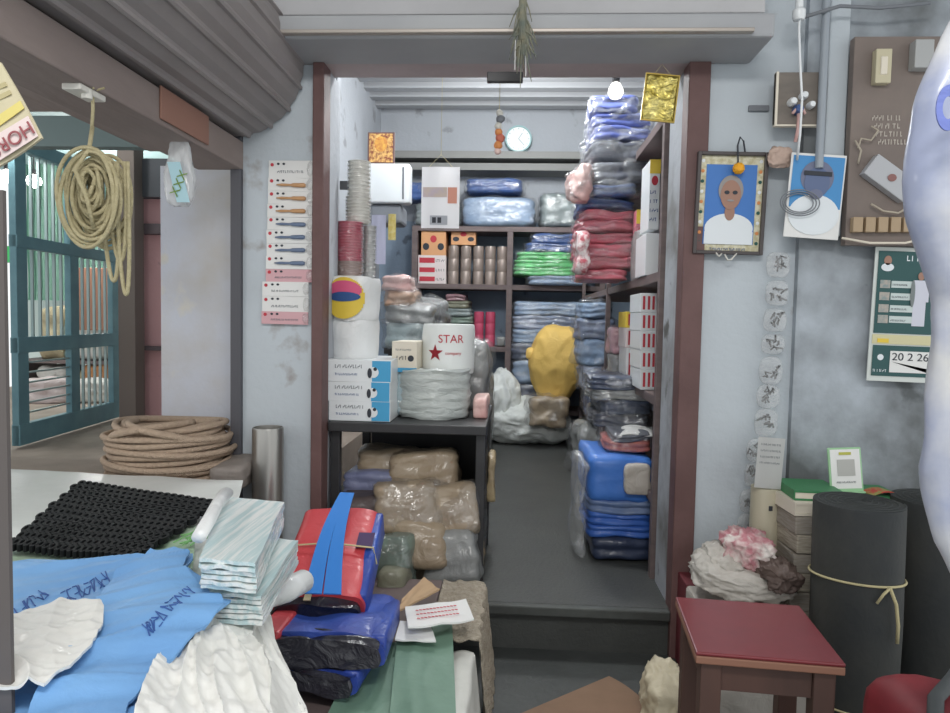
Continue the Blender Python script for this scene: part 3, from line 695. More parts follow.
# white wall box, deity picture
BX = 4.3
t = thing('wall_box', 'white enamelled box mounted on the left wall of the inner room', 'box', ((at(388,200,BX).x), BX+.15, at(388,203,BX).z))
w = at(410,190,BX).x-at(367,190,BX).x; h = at(388,163,BX).z-at(388,203,BX).z
bm = B(); box(bm, -w/2, w/2, -.15, -.04, 0, h, .015, seg=3); link('box_body', bm, WHITEP, t, smooth=True, ang=.6)
bm = B(); box(bm, w*.33, w*.37, -.156, -.15, h*.1, h*.9, .001); link('door_seam', bm, GREYINK, t)
bm = B(); box(bm, ILX-t.location.x+.001, -w/2+.03, -.08, -.041, h*.4, h*.6); link('bracket', bm, BLACKM, t)
bm = B(); box(bm, -w*.45, w*.3, -.12, .1, -.12, -.001, .02); link('wiring_socket', bm, GREYINK, t)
hz = t.location.z+h+.001
t = thing('framed_picture', 'small framed picture in orange and gold tones standing on the white box', 'picture', (at(380,160,BX).x, BX+.03, hz))
w = at(394,150,BX).x-at(367,150,BX).x; h = at(380,131,BX).z-at(380,163,BX).z
bm = B(); box(bm, -w/2, w/2, 0, .02, 0, h, .003); link('frame', bm, BROWN, t)
m = mat('orange_gold_print', (130,60,46), .6, col2=(228,184,110), nscale=45, contrast=.35); panel(t, 'print', -w*.44, w*.44, h*.05, h*.95, -.001, m)
disc(t, 'golden_halo', 0, h*.62, w*.24, h*.24, -.003, mat('golden_print', (226,180,80), .6, col2=(190,110,60), nscale=40))
# lilac sheet and yellow strip on inner left wall
def hang_sheet(name, px0, px1, py0, py1, Y, m, label, cat, bow=.01, seed=0, deco=None):
    a = at(px0, py1, Y); b = at(px1, py0, Y); w = b.x-a.x; h = b.z-a.z
    t = thing(name, label, cat, ((a.x+b.x)/2, Y, a.z))
    bm = B(); nx = 12; nz = 16; g = [[bm.verts.new((-w/2+w*i/nx, bow*math.sin(j/nz*4+seed)*(i/nx-.5)+bow*.6*math.cos(i*.6+seed), h*j/nz)) for i in range(nx+1)] for j in range(nz+1)]
    for j in range(nz):
        for i in range(nx): bm.faces.new((g[j][i], g[j][i+1], g[j+1][i+1], g[j+1][i]))
    bmesh.ops.solidify(bm, geom=bm.faces[:], thickness=.0015); link('sheet', bm, m, t, smooth=True, ang=.6)
    if deco: deco(t, w, h)
    return t
hang_sheet('hanging_calendar', 371, 386, 215, 264, 4.22, mat('lilac_paper',(196,196,214),.7), 'lilac paper calendar hanging below the white wall box', 'calendar', .004)
hang_sheet('paper_strip', 388, 396, 214, 240, 4.22, mat('pale_yellow_paper',(220,210,160),.7,col2=(200,180,90),nscale=30), 'pale yellow paper strip hanging beside the lilac calendar', 'paper', .004)
# white hanging calendar
def wcal(t, w, h):
    panel(t, 'printed_picture', -w*.45, w*.18, h*.5, h*.66, -.012, mat('lilac_print',(190,176,196),.6,col2=(206,190,170),nscale=18))
    panel(t, 'orange_picture', w*.2, w*.44, h*.4, h*.66, -.012, mat('salmon_print',(214,150,130),.6))
    panel(t, 'date_block', -w*.26, w*.2, h*.05, h*.2, -.012, mat('date_grey',(170,174,182),.6))
    panel(t, 'date_digits', -w*.2, -w*.1, h*.08, h*.17, -.0135, DARKINK); panel(t, 'date_digits', -w*.06, w*.04, h*.08, h*.17, -.0135, DARKINK)
    bm = B(); tube(bm, [(-w*.3,0,h),(0,0,h+.05),(w*.3,0,h)], .0012, 5); link('hanging_string', bm, STRING, t)
t = hang_sheet('hanging_calendar', 421, 460, 167, 228, 2.9, mat('glossy_white',(236,236,238),.25,coat=1), 'glossy white calendar hanging in the opening before the back shelves', 'calendar', .004, deco=wcal)
bm = B(); tube(bm, [(0,0,0), (0,.0,TOPZ+.2-(t.location.z+.25+.05))], .001, 4)
link('hanging_cord', bm, STRING, t).location = (0,0,(at(440,167,2.9).z-t.location.z)+.045)

# ------------------------------------------------------------------ clock, charm, bulb, gold card, garland
CY = BACK-.08
p = at(518.5, 139, CY); r = (at(532,139,CY).x-at(505,139,CY).x)/2
t = thing('wall_clock', 'round white wall clock with pale teal rim on the back wall', 'clock', p)
M = Matrix.Rotation(PI/2, 4, 'X')
bm = B(); lathe(bm, [(r,-.075),(r,.0),(r*.97,.02),(r*.88,.02),(r*.86,.005)], 40, M, cap=False); link('rim', bm, mat('pale_teal_plastic',(150,186,188),.4), t, smooth=True, ang=.6)
bm = B(); lathe(bm, [(r*.88,-.07),(r*.88,.006)], 40, M); link('dial', bm, mat('clock_dial',(236,240,240),.3), t)
for a, l in ((.6,.5),(2.4,.65)):
    bm = B(); box(bm, -.003, .003, -.012, -.009, 0, r*l); o = link('hand', bm, mat('washed_out_clock_ink',(170,180,184),.5), t); o.rotation_euler = (0,a,0)  # hands and marks paled in the colour, as if overexposed
for k in range(12):
    bm = B(); box(bm, -.003, .003, -.01, -.0075, r*.7, r*.8); o = link('hour_mark', bm, mat('washed_out_clock_ink',(170,180,184),.5), t); o.rotation_euler = (0,k*PI/6,0)
HY = OY+.05
p = at(500, 84, HY)
t = thing('hanging_charm', 'string of shells and orange beads hanging from the middle of the header', 'charm', p)
bm = B(); tube(bm, [(0,0,.03),(0,0,at(500,110,HY).z-p.z),(0,0,at(500,150,HY).z-p.z)], .0012, 5); link('cord', bm, STRING, t)
for k, (r0, rad, c) in enumerate([(113,.013,WCUP),(119,.016,GREYINK),(126,.014,WCUP),(132,.013,ORANGEI),(138,.016,mat('rust_bead',(196,110,90),.6)),(145,.015,ORANGEI),(151,.012,PINKP)]):
    bm = B(); bmesh.ops.create_icosphere(bm, subdivisions=3, radius=rad)
    for v in bm.verts: v.co = v.co*(1+.3*noise.noise(v.co*60+Vector((k,0,0)))) + Vector((math.sin(k*2)*.005,0,at(500,r0,HY).z-p.z))
    link('bead', bm, c, t, smooth=True)
a = at(487,83,OY-.06); b = at(523,76,OY-.06)
bm = B(); box(bm, a.x, b.x, OY-.075, OY-.052, a.z, b.z+.01, .003); tag(link('latch_plate', bm, BLACKM), 'short black latch plate under the middle of the header', 'latch')
p = at(616, 82, 3.0)
t = thing('light_bulb', 'lit white bulb hanging near the ceiling behind the header', 'light bulb', p)
bm = B(); lathe(bm, [(.006,.0),(.018,-.006),(.03,-.03),(.032,-.045),(.022,-.065),(.004,-.072)][::-1], 24); link('glass', bm, mat('lit_bulb',(255,252,246),.4,emis=1.6), t, smooth=True)
bm = B(); lathe(bm, [(.016,0),(.016,.04)], 16); tube(bm, [(0,0,.04),(0,0,CZ-p.z)], .003, 6); link('holder', bm, BLACKM, t)
t = thing('gold_card', 'shiny gold foil picture card hanging at the right end of the header', 'picture', at(660, 98, OY-.12), rot=(0,.09,0))
w = .104; h = .146
bm = sheet((-w/2,0,-h/2),(w/2,0,-h/2),(w/2,0,h/2),(-w/2,0,h/2),16,16,lambda u,v: Vector((0,.006*noise.noise(Vector((u*4,v*4,2))),0)),.001)
for v in bm.verts: pass
link('foil', bm, GOLD, t, smooth=True)
bm = B()
for (x0,x1,z0,z1) in ((-w/2-.004,-w/2,-h/2,h/2),(w/2,w/2+.004,-h/2,h/2),(-w/2-.004,w/2+.004,-h/2-.004,-h/2),(-w/2-.004,w/2+.004,h/2,h/2+.004)): box(bm,x0,x1,-.004,.004,z0,z1)
link('border', bm, mat('dark_gold',(150,130,60),.4,metal=.6), t)
bm = B(); tube(bm, [(-.03,0,h/2),(0,.04,h/2+.05),(.03,0,h/2)], .001, 5); link('hanging_string', bm, STRING, t)
# dried garland
t = thing('dried_garland', 'dried grey green plant bundle hanging over the middle of the header', 'garland', at(522, 40, 2.2))
bm = B(); rnd = random.Random(5)
for k in range(70):
    a = rnd.uniform(0,2*PI); rr = rnd.uniform(.005,.05); l = rnd.uniform(.05,.13); z0_ = rnd.uniform(.0,.13)
    q = [Vector((math.cos(a)*rr*s, math.sin(a)*rr*s*.4, z0_-l*s+.02*math.sin(s*3+k))) for s in (0,.35,.7,1)]
    tube(bm, q, lambda s: .004*(1-s*.7), 5)
tube(bm, [(0,0,.16),(0,0,0)], .012, 8)
link('dried_leaves', bm, mat('dried_leaf',(108,116,108),.9,col2=(140,136,116),nscale=30), t, smooth=True)
bm = B(); tube(bm, [(-.02,0,0),(-.02,.0,-.09)], .0015, 5); tube(bm, [(.012,0,0),(.014,0,-.11)], .0015, 5); link('hanging_thread', bm, PAPER, t)

# ------------------------------------------------------------------ card strips on the left wall piece
t0 = None
CARD = mat('white_card',(222,222,220),.5,coat=.6); CARDP = mat('pink_card',(206,160,166),.5,coat=.6)
TOOLO = mat('tan_handle',(190,146,104),.5); TOOLB = mat('blue_grey_handle',(104,120,146),.4)
rows = [(160,178,'w','white blister card at the top of the strip on the left wall piece'),
        (178,191,'o','blister card with a tan handled tool, first of three tan ones'),(191,204,'o','blister card with a tan handled tool, second of three tan ones'),(204,217,'o','blister card with a tan handled tool, lowest tan one'),
        (217,230,'b','blister card with a blue grey tool, first of four'),(230,243,'b','blister card with a blue grey tool, second of four'),(243,256,'b','blister card with a blue grey tool, third of four'),(256,269,'b','blister card with a blue grey tool, lowest of four'),
        (269,282,'p','pink blister card above the white packs near the bottom of the strip'),(282,296,'w','white printed blister card, upper of two near the bottom of the strip'),(296,312,'w','white printed blister card, lower of two near the bottom of the strip'),(312,324,'p','pink blister card at the bottom end of the strip')]
for i, (r0, r1, k, lab) in enumerate(rows):
    sh = -3 if i > 8 else 0
    a = at(268-i*.35+sh, r1, OY-.02); b = at(312-i*.1-(3 if i>8 else 0), r0, OY-.02); w = b.x-a.x; h = b.z-a.z
    t = thing('blister_card', lab, 'packet', ((a.x+b.x)/2, OY-.012-.003*(i%2), a.z), 0, 'blister cards hanging in a strip')
    t.rotation_euler = (random.uniform(-.03,.03), random.uniform(-.02,.02), 0)
    bm = B(); box(bm, -w/2, w/2, -.0015, 0, .001, h*.99); link('card', bm, CARDP if k == 'p' else CARD, t)
    disc(t, 'red_dot', -w*.42, h*.75, .006, .006, -.002, REDINK)
    if k in 'ob':
        bm = B(); pr = [(.002,-w*.32),(.005,-w*.2),(.004,0),(.007,w*.06),(.008,w*.3),(.005,w*.34)]
        lathe(bm, pr, 12, Matrix.Translation((.004,-.009,h*.45)) @ Matrix.Rotation(PI/2,4,'Y')); link('tool', bm, TOOLO if k == 'o' else TOOLB, t, smooth=True)
    for q in range(2): disc(t, 'printed_mark', -w*.28+q*.02, h*.8, .005, .004, -.002, DARKINK)
    if k in 'wp': squiggles(t, 'small_print', -w*.3, w*.3, h*.3, h*.14, -.002, GREYINK, seed=i)
    bm = B(); bmesh.ops.create_icosphere(bm, subdivisions=3, radius=1)
    for v in bm.verts: v.co = Vector((v.co.x*.012+w*.47, v.co.y*.009-.012, v.co.z*h*.42+h*.5)) + noise.noise_vector(v.co*3+Vector((i,0,0)))*.003
    link('clear_blister', bm, CLEAR, t, smooth=True)

# ------------------------------------------------------------------ steel cylinder and grey cloth on the left
a = at(247,480,2.36); b = at(278,430,2.36); r = (b.x-a.x)/2
t = thing('steel_canister', 'tall shiny steel canister standing before the left wall piece', 'canister', ((a.x+b.x)/2, 2.36+r, 0))
bm = B(); h = b.z; lathe(bm, [(r*.98,0),(r,.005),(r,h-.008),(r*.96,h),(r*.9,h),(r*.88,h-.02)], 36, cap=True); link('canister_body', bm, METAL, t, smooth=True, ang=.7)
# big rope coil
t = thing('rope_coil', 'large coil of tan rope lying on the ledge before the peeling pillar', 'rope', (at(168,450,2.42).x, 2.44, LEDZ))
hh = at(168,418,2.25).z-at(168,486,2.25).z; n = 13
for k in range(n):
    rr0 = .207 + .012*math.sin(k*2.1) - (.02 if k > 10 else 0); zk = hh*(k+.5)/n*.9
    for q in range(2):
        R_ = rr0-.03*q; bm = B()
        tube(bm, [((R_+.008*math.sin(a_*3+k))*math.cos(a_), (R_+.006*math.cos(a_*2+k))*math.sin(a_)*.9, zk+.006*math.sin(a_*2+k*1.7)) for a_ in [2*PI*i/64 for i in range(64)]], .0105, 8, True)
        link('rope_turn', bm, ROPEM, t, smooth=True)
bm = B()
for s in (-1,1):
    tube(bm, [Vector((.22*math.cos(a_)*s*.6+s*.03, -.17*math.sin(a_)-.04, hh*.45+hh*.5*math.sin(a_*.5+.3))) for a_ in [PI*i/24 for i in range(25)]], .012, 8)
link('loose_strand', bm, ROPEM, t, smooth=True)
packet(208, 240, 468, 492, 2.3, .2, 'grey frayed cloth bundle on the ledge right of the rope coil', cloth('grey_frayed',(160,152,146),(136,128,122),coat=.0), name='cloth_bundle', cat='cloth', layers=5, amp=.02)
# hanging rope hank
hx = at(92, 88, 1.62)
t = thing('rope_hank', 'hank of pale yellow rope hanging from the beam on the left', 'rope', hx)
s_ = 1.62/F
bm = B(); tube(bm, [(0,0,.02),(.002,0,-.05*1),(-.002,0,-.1)], .004, 8)
for k in range(5):
    a_ = k*1.3; tube(bm, [(0,0,-.0),(.012*math.cos(a_),.01*math.sin(a_),.006*k-.005),(.03*math.cos(a_),.02*math.sin(a_),.01*math.sin(k))], .0025, 6)
link('knot', bm, ROPEY, t, smooth=True)
cz = (at(98,200,1.62).z-hx.z)
for k in range(26):
    wx = .012+.0024*k; hzv = .03+.0034*k; cx_ = .005*math.sin(k*1.9)-.012; zc = cz+.03-.0012*k; yy = (12-k)*.0026*(1 if k%2 else -1)
    bm = B(); tube(bm, [(cx_+wx*math.cos(a_)*(1+.05*math.sin(k))+.02, yy+.008*math.sin(a_*2+k), zc+hzv*math.sin(a_)*(1.0)) for a_ in [2*PI*i/40 for i in range(40)]], .0048, 8, True)
    link('rope_turn', bm, ROPEY, t, smooth=True)
for x0_, x1_, zl in ((.035,.078,-.36),(.055,.085,-.46),(.02,.06,-.42)):
    bm = B(); tube(bm, [(x0_+(x1_-x0_)*(.5-.5*math.cos(a_)) - .0, .015*math.sin(a_), -.17+(zl+.07)*.8*math.sin(a_)**.8) for a_ in [PI*i/30 for i in range(31)]], .0048, 8); link('hanging_loop', bm, ROPEY, t, smooth=True)
bm = B(); tube(bm, [(.0,0,-.09),(.01,-.03,-.15),(-.012,-.05,-.2),(.015,-.05,-.26),(.02,-.03,-.33)], .005, 8); link('binding', bm, ROPEY, t, smooth=True)
# peg on the beam
bm = B(); box(bm, hx.x-.035, hx.x+.01, 1.56, 1.66, 1.70, 1.715, .003); lathe(bm, [(.012,0),(.012,.02)], 12, Matrix.Translation((hx.x+.0,1.6,1.69))); tag(link('ceramic_peg', bm, WCUP), 'small white peg on the beam above the rope hank', 'peg')
# clear bag hanging at the pillar
p = at(180, 130, 2.1)
t = thing('hanging_pouch', 'small clear pouch with green lettering hanging over the peeling pillar', 'pouch', p)
def pouch(w, d, h, seed):
    bm = crumple(w, d, h, seed, .008, 6, 4, shape=lambda z: .35+.65*min(1,(1-z)*1.6)); bmesh.ops.translate(bm, verts=bm.verts, vec=(0,0,-h)); return bm
link('clear_bag', pouch(.1,.03,.23,3), clear_plastic('milky_plastic',haze=.45), t, smooth=True)
bm = B(); bm2 = None
bm = sheet((-.03,-.022,-.1),(.01,-.022,-.1),(.04,-.022,-.22),(0,-.022,-.22),4,8,None,.001)
link('card_insert', bm, mat('aqua_card',(170,206,216),.6), t)
text('XXX', .038, mat('leaf_green',(110,140,60),.6), t, (.008,-.0245,-.165), (PI/2,-1.15,0))
bm = B(); tube(bm, [(0,0,.02),(0,0,-.02)], .002, 6); link('string', bm, STRING, t)
a = at(166,137,2.15); b = at(200,108,2.15)
bm = B(); box(bm, -.989, -.983, 1.9, 2.2, 1.73, 1.82, .002); tag(link('cardboard_patch', bm, mat('brown_card',(150,112,98),.8)), 'reddish brown card fixed to the beam above the clear pouch', 'cardboard')
# near hanging print bag top left
t = thing('printed_bag', 'yellowish printed bag hanging at the upper left edge of the view', 'bag', at(4, 62, .85))
q = [at(-38, 60, .85), at(0, 62, .85), at(42, 138, .85), at(-30, 185, .85)]; q = [v-t.location for v in q]
bm = sheet(q[0], q[1], q[2], q[3], 24, 24, lambda u,v: Vector((0,.002*math.sin(u*6+v*4),0)), .004)
link('bag_body', bm, mat('bag_kraft',(206,196,168),.6,col2=(190,182,150),nscale=14,coat=.3), t, smooth=True, ang=.8)
e1 = (q[2]-q[3]).normalized(); ang = math.atan2(e1.z, e1.x)
def onbag(u, v, off): return q[0]*(1-u)*(1-v)+q[1]*u*(1-v)+q[2]*u*v+q[3]*(1-u)*v+Vector((0,-off+.002*math.sin(u*6+v*4),0))
bm = sheet(onbag(.02,.74,.002),onbag(.98,.70,.002),onbag(.98,.97,.002),onbag(.02,.97,.002),12,4,None,.001)
link('pink_band', bm, mat('pale_pink_band',(222,206,204),.6), t)
bm = sheet(onbag(.3,.60,.002),onbag(.98,.50,.002),onbag(.98,.60,.002),onbag(.3,.70,.002),6,4,None,.001); link('yellow_band', bm, mat('bag_yellow',(214,200,120),.6), t)
text('HORSE', .024, mat('bag_red',(150,84,88),.6), t, onbag(.62,.855,.006), (PI/2,-ang+PI,0))
for k in range(2):
    bm = sheet(onbag(.4,.3+.1*k,.002),onbag(.9,.25+.1*k,.002),onbag(.9,.3+.1*k,.002),onbag(.4,.35+.1*k,.002),6,2,None,.001); link('faint_print', bm, mat('faint_olive',(180,170,130),.6), t)

bm = B(); tube(bm, [Vector((-.02,.01,-.01)), Vector((-.02,.01,2.74-t.location.z))], .0015, 5); link('hanging_cord', bm, STRING, t)
# ------------------------------------------------------------------ teal door leaf and the room behind
A0 = at(16, 440, 3.8); B0 = at(118, 430, 5.0); dirv = Vector((B0.x-A0.x, 5.0-3.8, 0)); LW = dirv.length
dr = bpy.data.objects.new('door_1', None); COL.objects.link(dr); dr['kind'] = 'structure'
dr.location = (A0.x, 3.8, PZ); dr.rotation_euler = (0, 0, math.atan2(dirv.y, dirv.x))
DH = 1.78; st = .1
for x0_, x1_ in ((0,st),(LW*.5-st/2,LW*.5+st/2),(LW-st,LW)):
    bm = B(); box(bm, x0_, x1_, -.02, .02, .02, DH, .003); link('stile', bm, TEAL, dr)
for z0_, z1_ in ((.02,.14),(.55,.64),(1.15,1.22),(DH-.08,DH)):
    bm = B(); box(bm, 0, LW, -.024, .024, z0_, z1_, .003); link('rail', bm, TEAL, dr)
IRON = mat('pale_iron_bar', (160,178,178), .5, metal=.3)
for x0_ in (st, LW*.5+st/2):
    for z0_, z1_ in ((.64,1.15),(1.22,DH-.08),(.14,.55)):
        bm = B(); wd = LW*.5-st*1.5
        for k in range(5): xx = x0_+wd*(k+1)/6; box(bm, xx-.006, xx+.006, -.008, .008, z0_, z1_)
        if z0_ < .5 and x0_ == st:
            bm.free(); bm = B()
            for k in range(6): zz_ = z0_+(z1_-z0_)*(k+1)/7; box(bm, x0_, x0_+wd, -.006, .006, zz_-.005, zz_+.005)
        link('grille', bm, IRON, dr)
# goods in the left room
CURT = cloth('pale_green_curtain', (168,206,188), (140,184,170), coat=0)
def curtain(px0, px1, py0, py1, Y, m, label, n=9):
    a = at(px0, py1, Y); b = at(px1, py0, Y); w = b.x-a.x; h = b.z-a.z
    bm = B(); nx = 60; nz = 10
    g = [[bm.verts.new((-w/2+w*i/nx, .03*math.sin(i/nx*n*2*PI)+.01*math.sin(j), h*j/nz)) for i in range(nx+1)] for j in range(nz+1)]
    for j in range(nz):
        for i in range(nx): bm.faces.new((g[j][i], g[j][i+1], g[j+1][i+1], g[j+1][i]))
    bmesh.ops.solidify(bm, geom=bm.faces[:], thickness=.004)
    o = link('curtain', bm, m, smooth=True, ang=1); o.location = ((a.x+b.x)/2, Y, a.z); tag(o, label, 'curtain')
curtain(28, 110, 160, 300, 6.6, CURT, 'pale green curtain seen through the upper grilles of the teal door', 14)
bm = B(); a = at(44,260,6.5); b = at(60,210,6.5); box(bm, a.x*1.06, b.x*1.06, 6.94, 6.995, a.z, b.z, .005); tag(link('wooden_board', bm, mat('red_brown_board',(140,98,84),.7)), 'red brown board hanging before the curtain behind the teal door', 'board')
bm = B(); a = at(78,330,5.9); b = at(108,268,5.9); box(bm, a.x, b.x, 5.9, 6.0, a.z, b.z, .005); tag(link('wall_board', bm, mat('red_brown_board2',(150,108,88),.7)), 'brown panel behind the right column of the teal door', 'panel')
rk = thing('goods_rack', 'low rack with bundles seen through the teal door grilles', 'rack', (0,6.0,PZ))
xa_, xb_ = at(20,380,6).x, at(118,380,6).x
for r_ in (360, 398, 428):
    z_ = at(70,r_,6.0).z; bm = B(); box(bm, xa_, xb_, -.05, .45, z_-.03-PZ, z_-PZ); link('rack_board', bm, DKWOOD, rk)
for x_ in (xa_, xb_-.04):
    bm = B(); box(bm, x_, x_+.04, -.05, .45, 0, at(70,360,6).z-PZ-.03); link('rack_side', bm, DKWOOD, rk)
ORG = cloth('orange_brown_cloth',(190,134,84),(160,104,66),coat=.1); WH = cloth('off_white_cloth',(208,206,200),(186,184,178),coat=.1); TAN = cloth('tan_cloth',(176,164,134),(150,140,112),coat=.1)
for px0, px1, r0, r1, m, lab, zr in [(38,62,308,360,TAN,'tan bundle on the rack top behind the left door grille',360),(76,104,296,360,WH,'white bundle on the rack top behind the right door grille',360),(62,76,318,360,DKGREEN,'dark green bundle on the rack top between the tan and white ones',360),
        (36,66,366,397,WH,'white bundle on the middle rack board behind the left grille',398),(68,84,370,397,TAN,'tan bundle on the middle rack board behind the door stile',398),(84,112,362,397,ORG,'orange brown bundle on the middle rack board',398),
        (36,64,404,427,WH,'white bundle on the lowest rack board',428),(66,90,402,427,ORG,'orange brown bundle on the lowest rack board',428),(92,112,404,427,WH,'white bundle on the right of the lowest rack board',428)]:
    packet(px0, px1, r0, r1, 5.98, .35, lab, m, name='cloth_bundle', cat='bundle', layers=3, amp=.03, base=at(70,zr,6.0).z+.001)
packet(20, 60, 432, 455, 5.7, .3, 'pinkish white bundle on the ledge floor behind the door', cloth('pale_rose_cloth',(206,192,190),(190,176,176),coat=.1), name='cloth_bundle', cat='bundle', layers=3, amp=.03, base=PZ)
packet(66, 108, 432, 452, 5.8, .3, 'grey white bundle on the floor behind the right door grille', WH, name='cloth_bundle', cat='bundle', layers=3, amp=.03, base=PZ)
LAMP = mat('lamp_glow',(255,250,240),.4,emis=14)
for px, py, lab in ((8,176,'brightly lit lamp at the far left edge of the neighbouring room'),(34,181,'brightly lit lamp nearer the top of the teal door')):
    t = thing('ceiling_lamp', lab, 'lamp', at(px,py,5.6), 0)
    bm = B(); bmesh.ops.create_icosphere(bm, subdivisions=3, radius=.055); link('glowing_globe', bm, LAMP, t, smooth=True)
    bm = B(); lathe(bm, [(.03,.05),(.03,.09)], 16); tube(bm, [(0,0,.09),(0,0,2.6-at(px,py,5.6).z)], .006, 6); link('stem', bm, BLACKM, t)
bm = B(); a = at(-6,340,6.3); b = at(15,232,6.3); box(bm, a.x, b.x, 6.3, 6.4, at(5,262,6.3).z, at(5,246,6.3).z); tag(link('green_sign', bm, mat('green_panel',(60,170,96),.6)), 'small green panel on the pale wall at the far left edge', 'panel')

# ------------------------------------------------------------------ foreground counter on the left
KZ = .66
kt = thing('counter', 'low grey counter carrying the white film, mat and carrier bags', 'counter', (-1.1, 1.5, 0))
def prism(pts, z0_, z1_):
    bm = B(); lo = [bm.verts.new((x_, y_, z0_)) for x_, y_ in pts]; hi = [bm.verts.new((x_, y_, z1_)) for x_, y_ in pts]
    bm.faces.new(lo[::-1]); bm.faces.new(hi)
    for i in range(len(pts)): j = (i+1) % len(pts); bm.faces.new((lo[i], lo[j], hi[j], hi[i]))
    bmesh.ops.recalc_face_normals(bm, faces=bm.faces); return bm
CP = [(-1.75,2.18),(-.90,2.18),(-.64,1.6),(-.50,1.15),(-.46,.6),(-1.75,.6)]
CPi = [(-1.7,2.12),(-.98,2.12),(-.74,1.6),(-.62,1.15),(-.6,.66),(-1.7,.66)]
link('counter_top', prism([(x_+1.1,y_-1.5) for x_,y_ in CP], KZ-.04, KZ-.004), GREYD, kt)
link('counter_base', prism([(x_+1.1,y_-1.5) for x_,y_ in CPi], 0, KZ-.041), GREYD, kt)
def flat(label, name, cat, m, pts, z, amp=.008, k=5, seed=1, thick=.004, nu=70, nv=70, hf=None, drop=None):
    q = [on(px, py, z) for px, py in pts]
    f = hf or (lambda u,v: Vector((0,0,amp*ridged(u*k, v*k, seed))))
    o = link(name, sheet(q[0], q[1], q[2], q[3], nu, nv, f, thick), m, smooth=True, ang=1.2); return tag(o, label, cat)
FILM = mat('white_milky_sheet',(222,224,222),.5,coat=.3,col2=(206,210,206),nscale=3,bump=.1)
flat('white film sheet spread over the far end of the counter under the black mat', 'film_sheet', 'sheet', FILM, [(-120,585),(215,590),(243,482),(0,470)], KZ+.004, amp=.006, k=3)
GRF = mat('pale_green_sheet',(186,206,184),.5,col2=(150,186,150),nscale=3,contrast=.6,coat=.4,bump=.3)
flat('pale green film edge showing between black mat and blue bags', 'film_sheet', 'sheet', GRF, [(-40,590),(192,580),(196,528),(-40,545)], KZ+.018, amp=.006, k=4, seed=4)
def tuft():
    bm = B(); rnd = random.Random(3)
    for k in range(26):
        a_ = rnd.uniform(-.3,1.6); l = rnd.uniform(.03,.08)
        tube(bm, [(0+rnd.uniform(-.03,.03),rnd.uniform(-.04,.04),0),(l*.6*math.cos(a_),l*.6*math.sin(a_),.012),(l*math.cos(a_),l*math.sin(a_),.002)], .0018, 4)
    return bm
o = link('green_twine', tuft(), mat('green_twine',(120,176,110),.7)); o.location = on(188,545,KZ+.03)+Vector((0,0,.012)); tag(o, 'tuft of green twine at the right corner of the black mat', 'twine')
# black ring mat
q = [on(3,548,.70), on(138,559,.70), on(222,503,.70), on(78,482,.70)]
MA, MB_, MCc, MD = q
bm = B()
NU, NV = 21, 12; rr = .5*((MB_-MA).length/NU)*1.05
for j in range(NV):
    for i in range(NU):
        u = (i+.5+(.5 if j%2 else 0))/(NU+.5); v = (j+.5)/NV
        P = MA*(1-u)*(1-v)+MB_*u*(1-v)+MCc*u*v+MD*(1-u)*v
        sw = ((MB_-MA)*(1-v)+(MCc-MD)*v).length/NU*.5; sv = ((MD-MA)*(1-u)+(MCc-MB_)*u).length/NV*.5
        ax = ((MB_-MA)*(1-v)+(MCc-MD)*v).normalized(); ay = ((MD-MA)*(1-u)+(MCc-MB_)*u).normalized()
        P = P+Vector((0,0,.004*noise.noise(Vector((u*3,v*3,0)))))
        rings_ = []
        for a_ in range(12):
            an = 2*PI*a_/12; c, s = math.cos(an), math.sin(an); dv = ax*c*sw*1.12+ay*s*sv*1.12
            rings_.append([bm.verts.new(P+dv*1.0+Vector((0,0,-.007))), bm.verts.new(P+dv*1.0+Vector((0,0,.007))), bm.verts.new(P+dv*.5+Vector((0,0,.007))), bm.verts.new(P+dv*.5+Vector((0,0,-.007)))])
        for a_ in range(12):
            r0_, r1_ = rings_[a_], rings_[(a_+1)%12]
            for k in range(4): bm.faces.new((r0_[k], r1_[k], r1_[(k+1)%4], r0_[(k+1)%4]))
bmesh.ops.recalc_face_normals(bm, faces=bm.faces)
tag(link('rubber_mat', bm, mat('mat_rubber',(20,22,24),.7,col2=(28,30,32),nscale=8,spec=.2), smooth=True, ang=.7), 'black rubber ring mat lying on the white film', 'mat')
# striped film bundles
STRF = mat('striped_film',(230,234,232),.4,coat=.4,col2=(186,210,212),nscale=70,contrast=.25,stretch=(1,.04,1),bump=.15,bscale=20)
def bundle(px0, py0, px1, py1, zt, zb_, label, seed, px2, py2, px3, py3):
    q = [on(px0,py0,zt), on(px1,py1,zt), on(px2,py2,zt), on(px3,py3,zt)]; n = 6
    t = thing('film_bundle', label, 'bundle', (q[0]+q[2])/2*1.0)
    t.location.z = zb_
    for k in range(n):
        z_ = zb_+(zt-zb_)*(k+1)/n; f = 1+.012*math.sin(k*2.2+seed)
        qq = [((p_-(q[0]+q[2])/2)*f) for p_ in q]
        for v in qq: v.z = z_-zb_
        bm = sheet(qq[0], qq[1], qq[2], qq[3], 24, 24, lambda u,v: Vector((.0012*math.sin(v*9+k),.0012*math.sin(u*7+k),.003*noise.noise(Vector((u*4,v*4,seed+k))))), (zt-zb_)/n*.72)
        link('folded_layer', bm, STRF, t, smooth=True, ang=.9)
    return t
bundle(196,592,262,596, .725,.672, 'lower striped film bundle at the right edge of the counter', 1, 298,540,215,530)
bundle(200,558,256,563, .79,.735, 'upper striped film bundle lying on the lower one', 5, 284,502,222,496)
t = thing('film_roll', 'white rolled film lying across the upper striped bundle', 'roll', on(198,545,.79)+Vector((0,0,.014)))
d0 = on(226,500,.80)-on(198,545,.79)
bm = B(); tube(bm, [Vector((0,0,0)), d0*.33+Vector((0,0,.004)), d0*.66+Vector((0,0,.005)), d0], .014, 12)
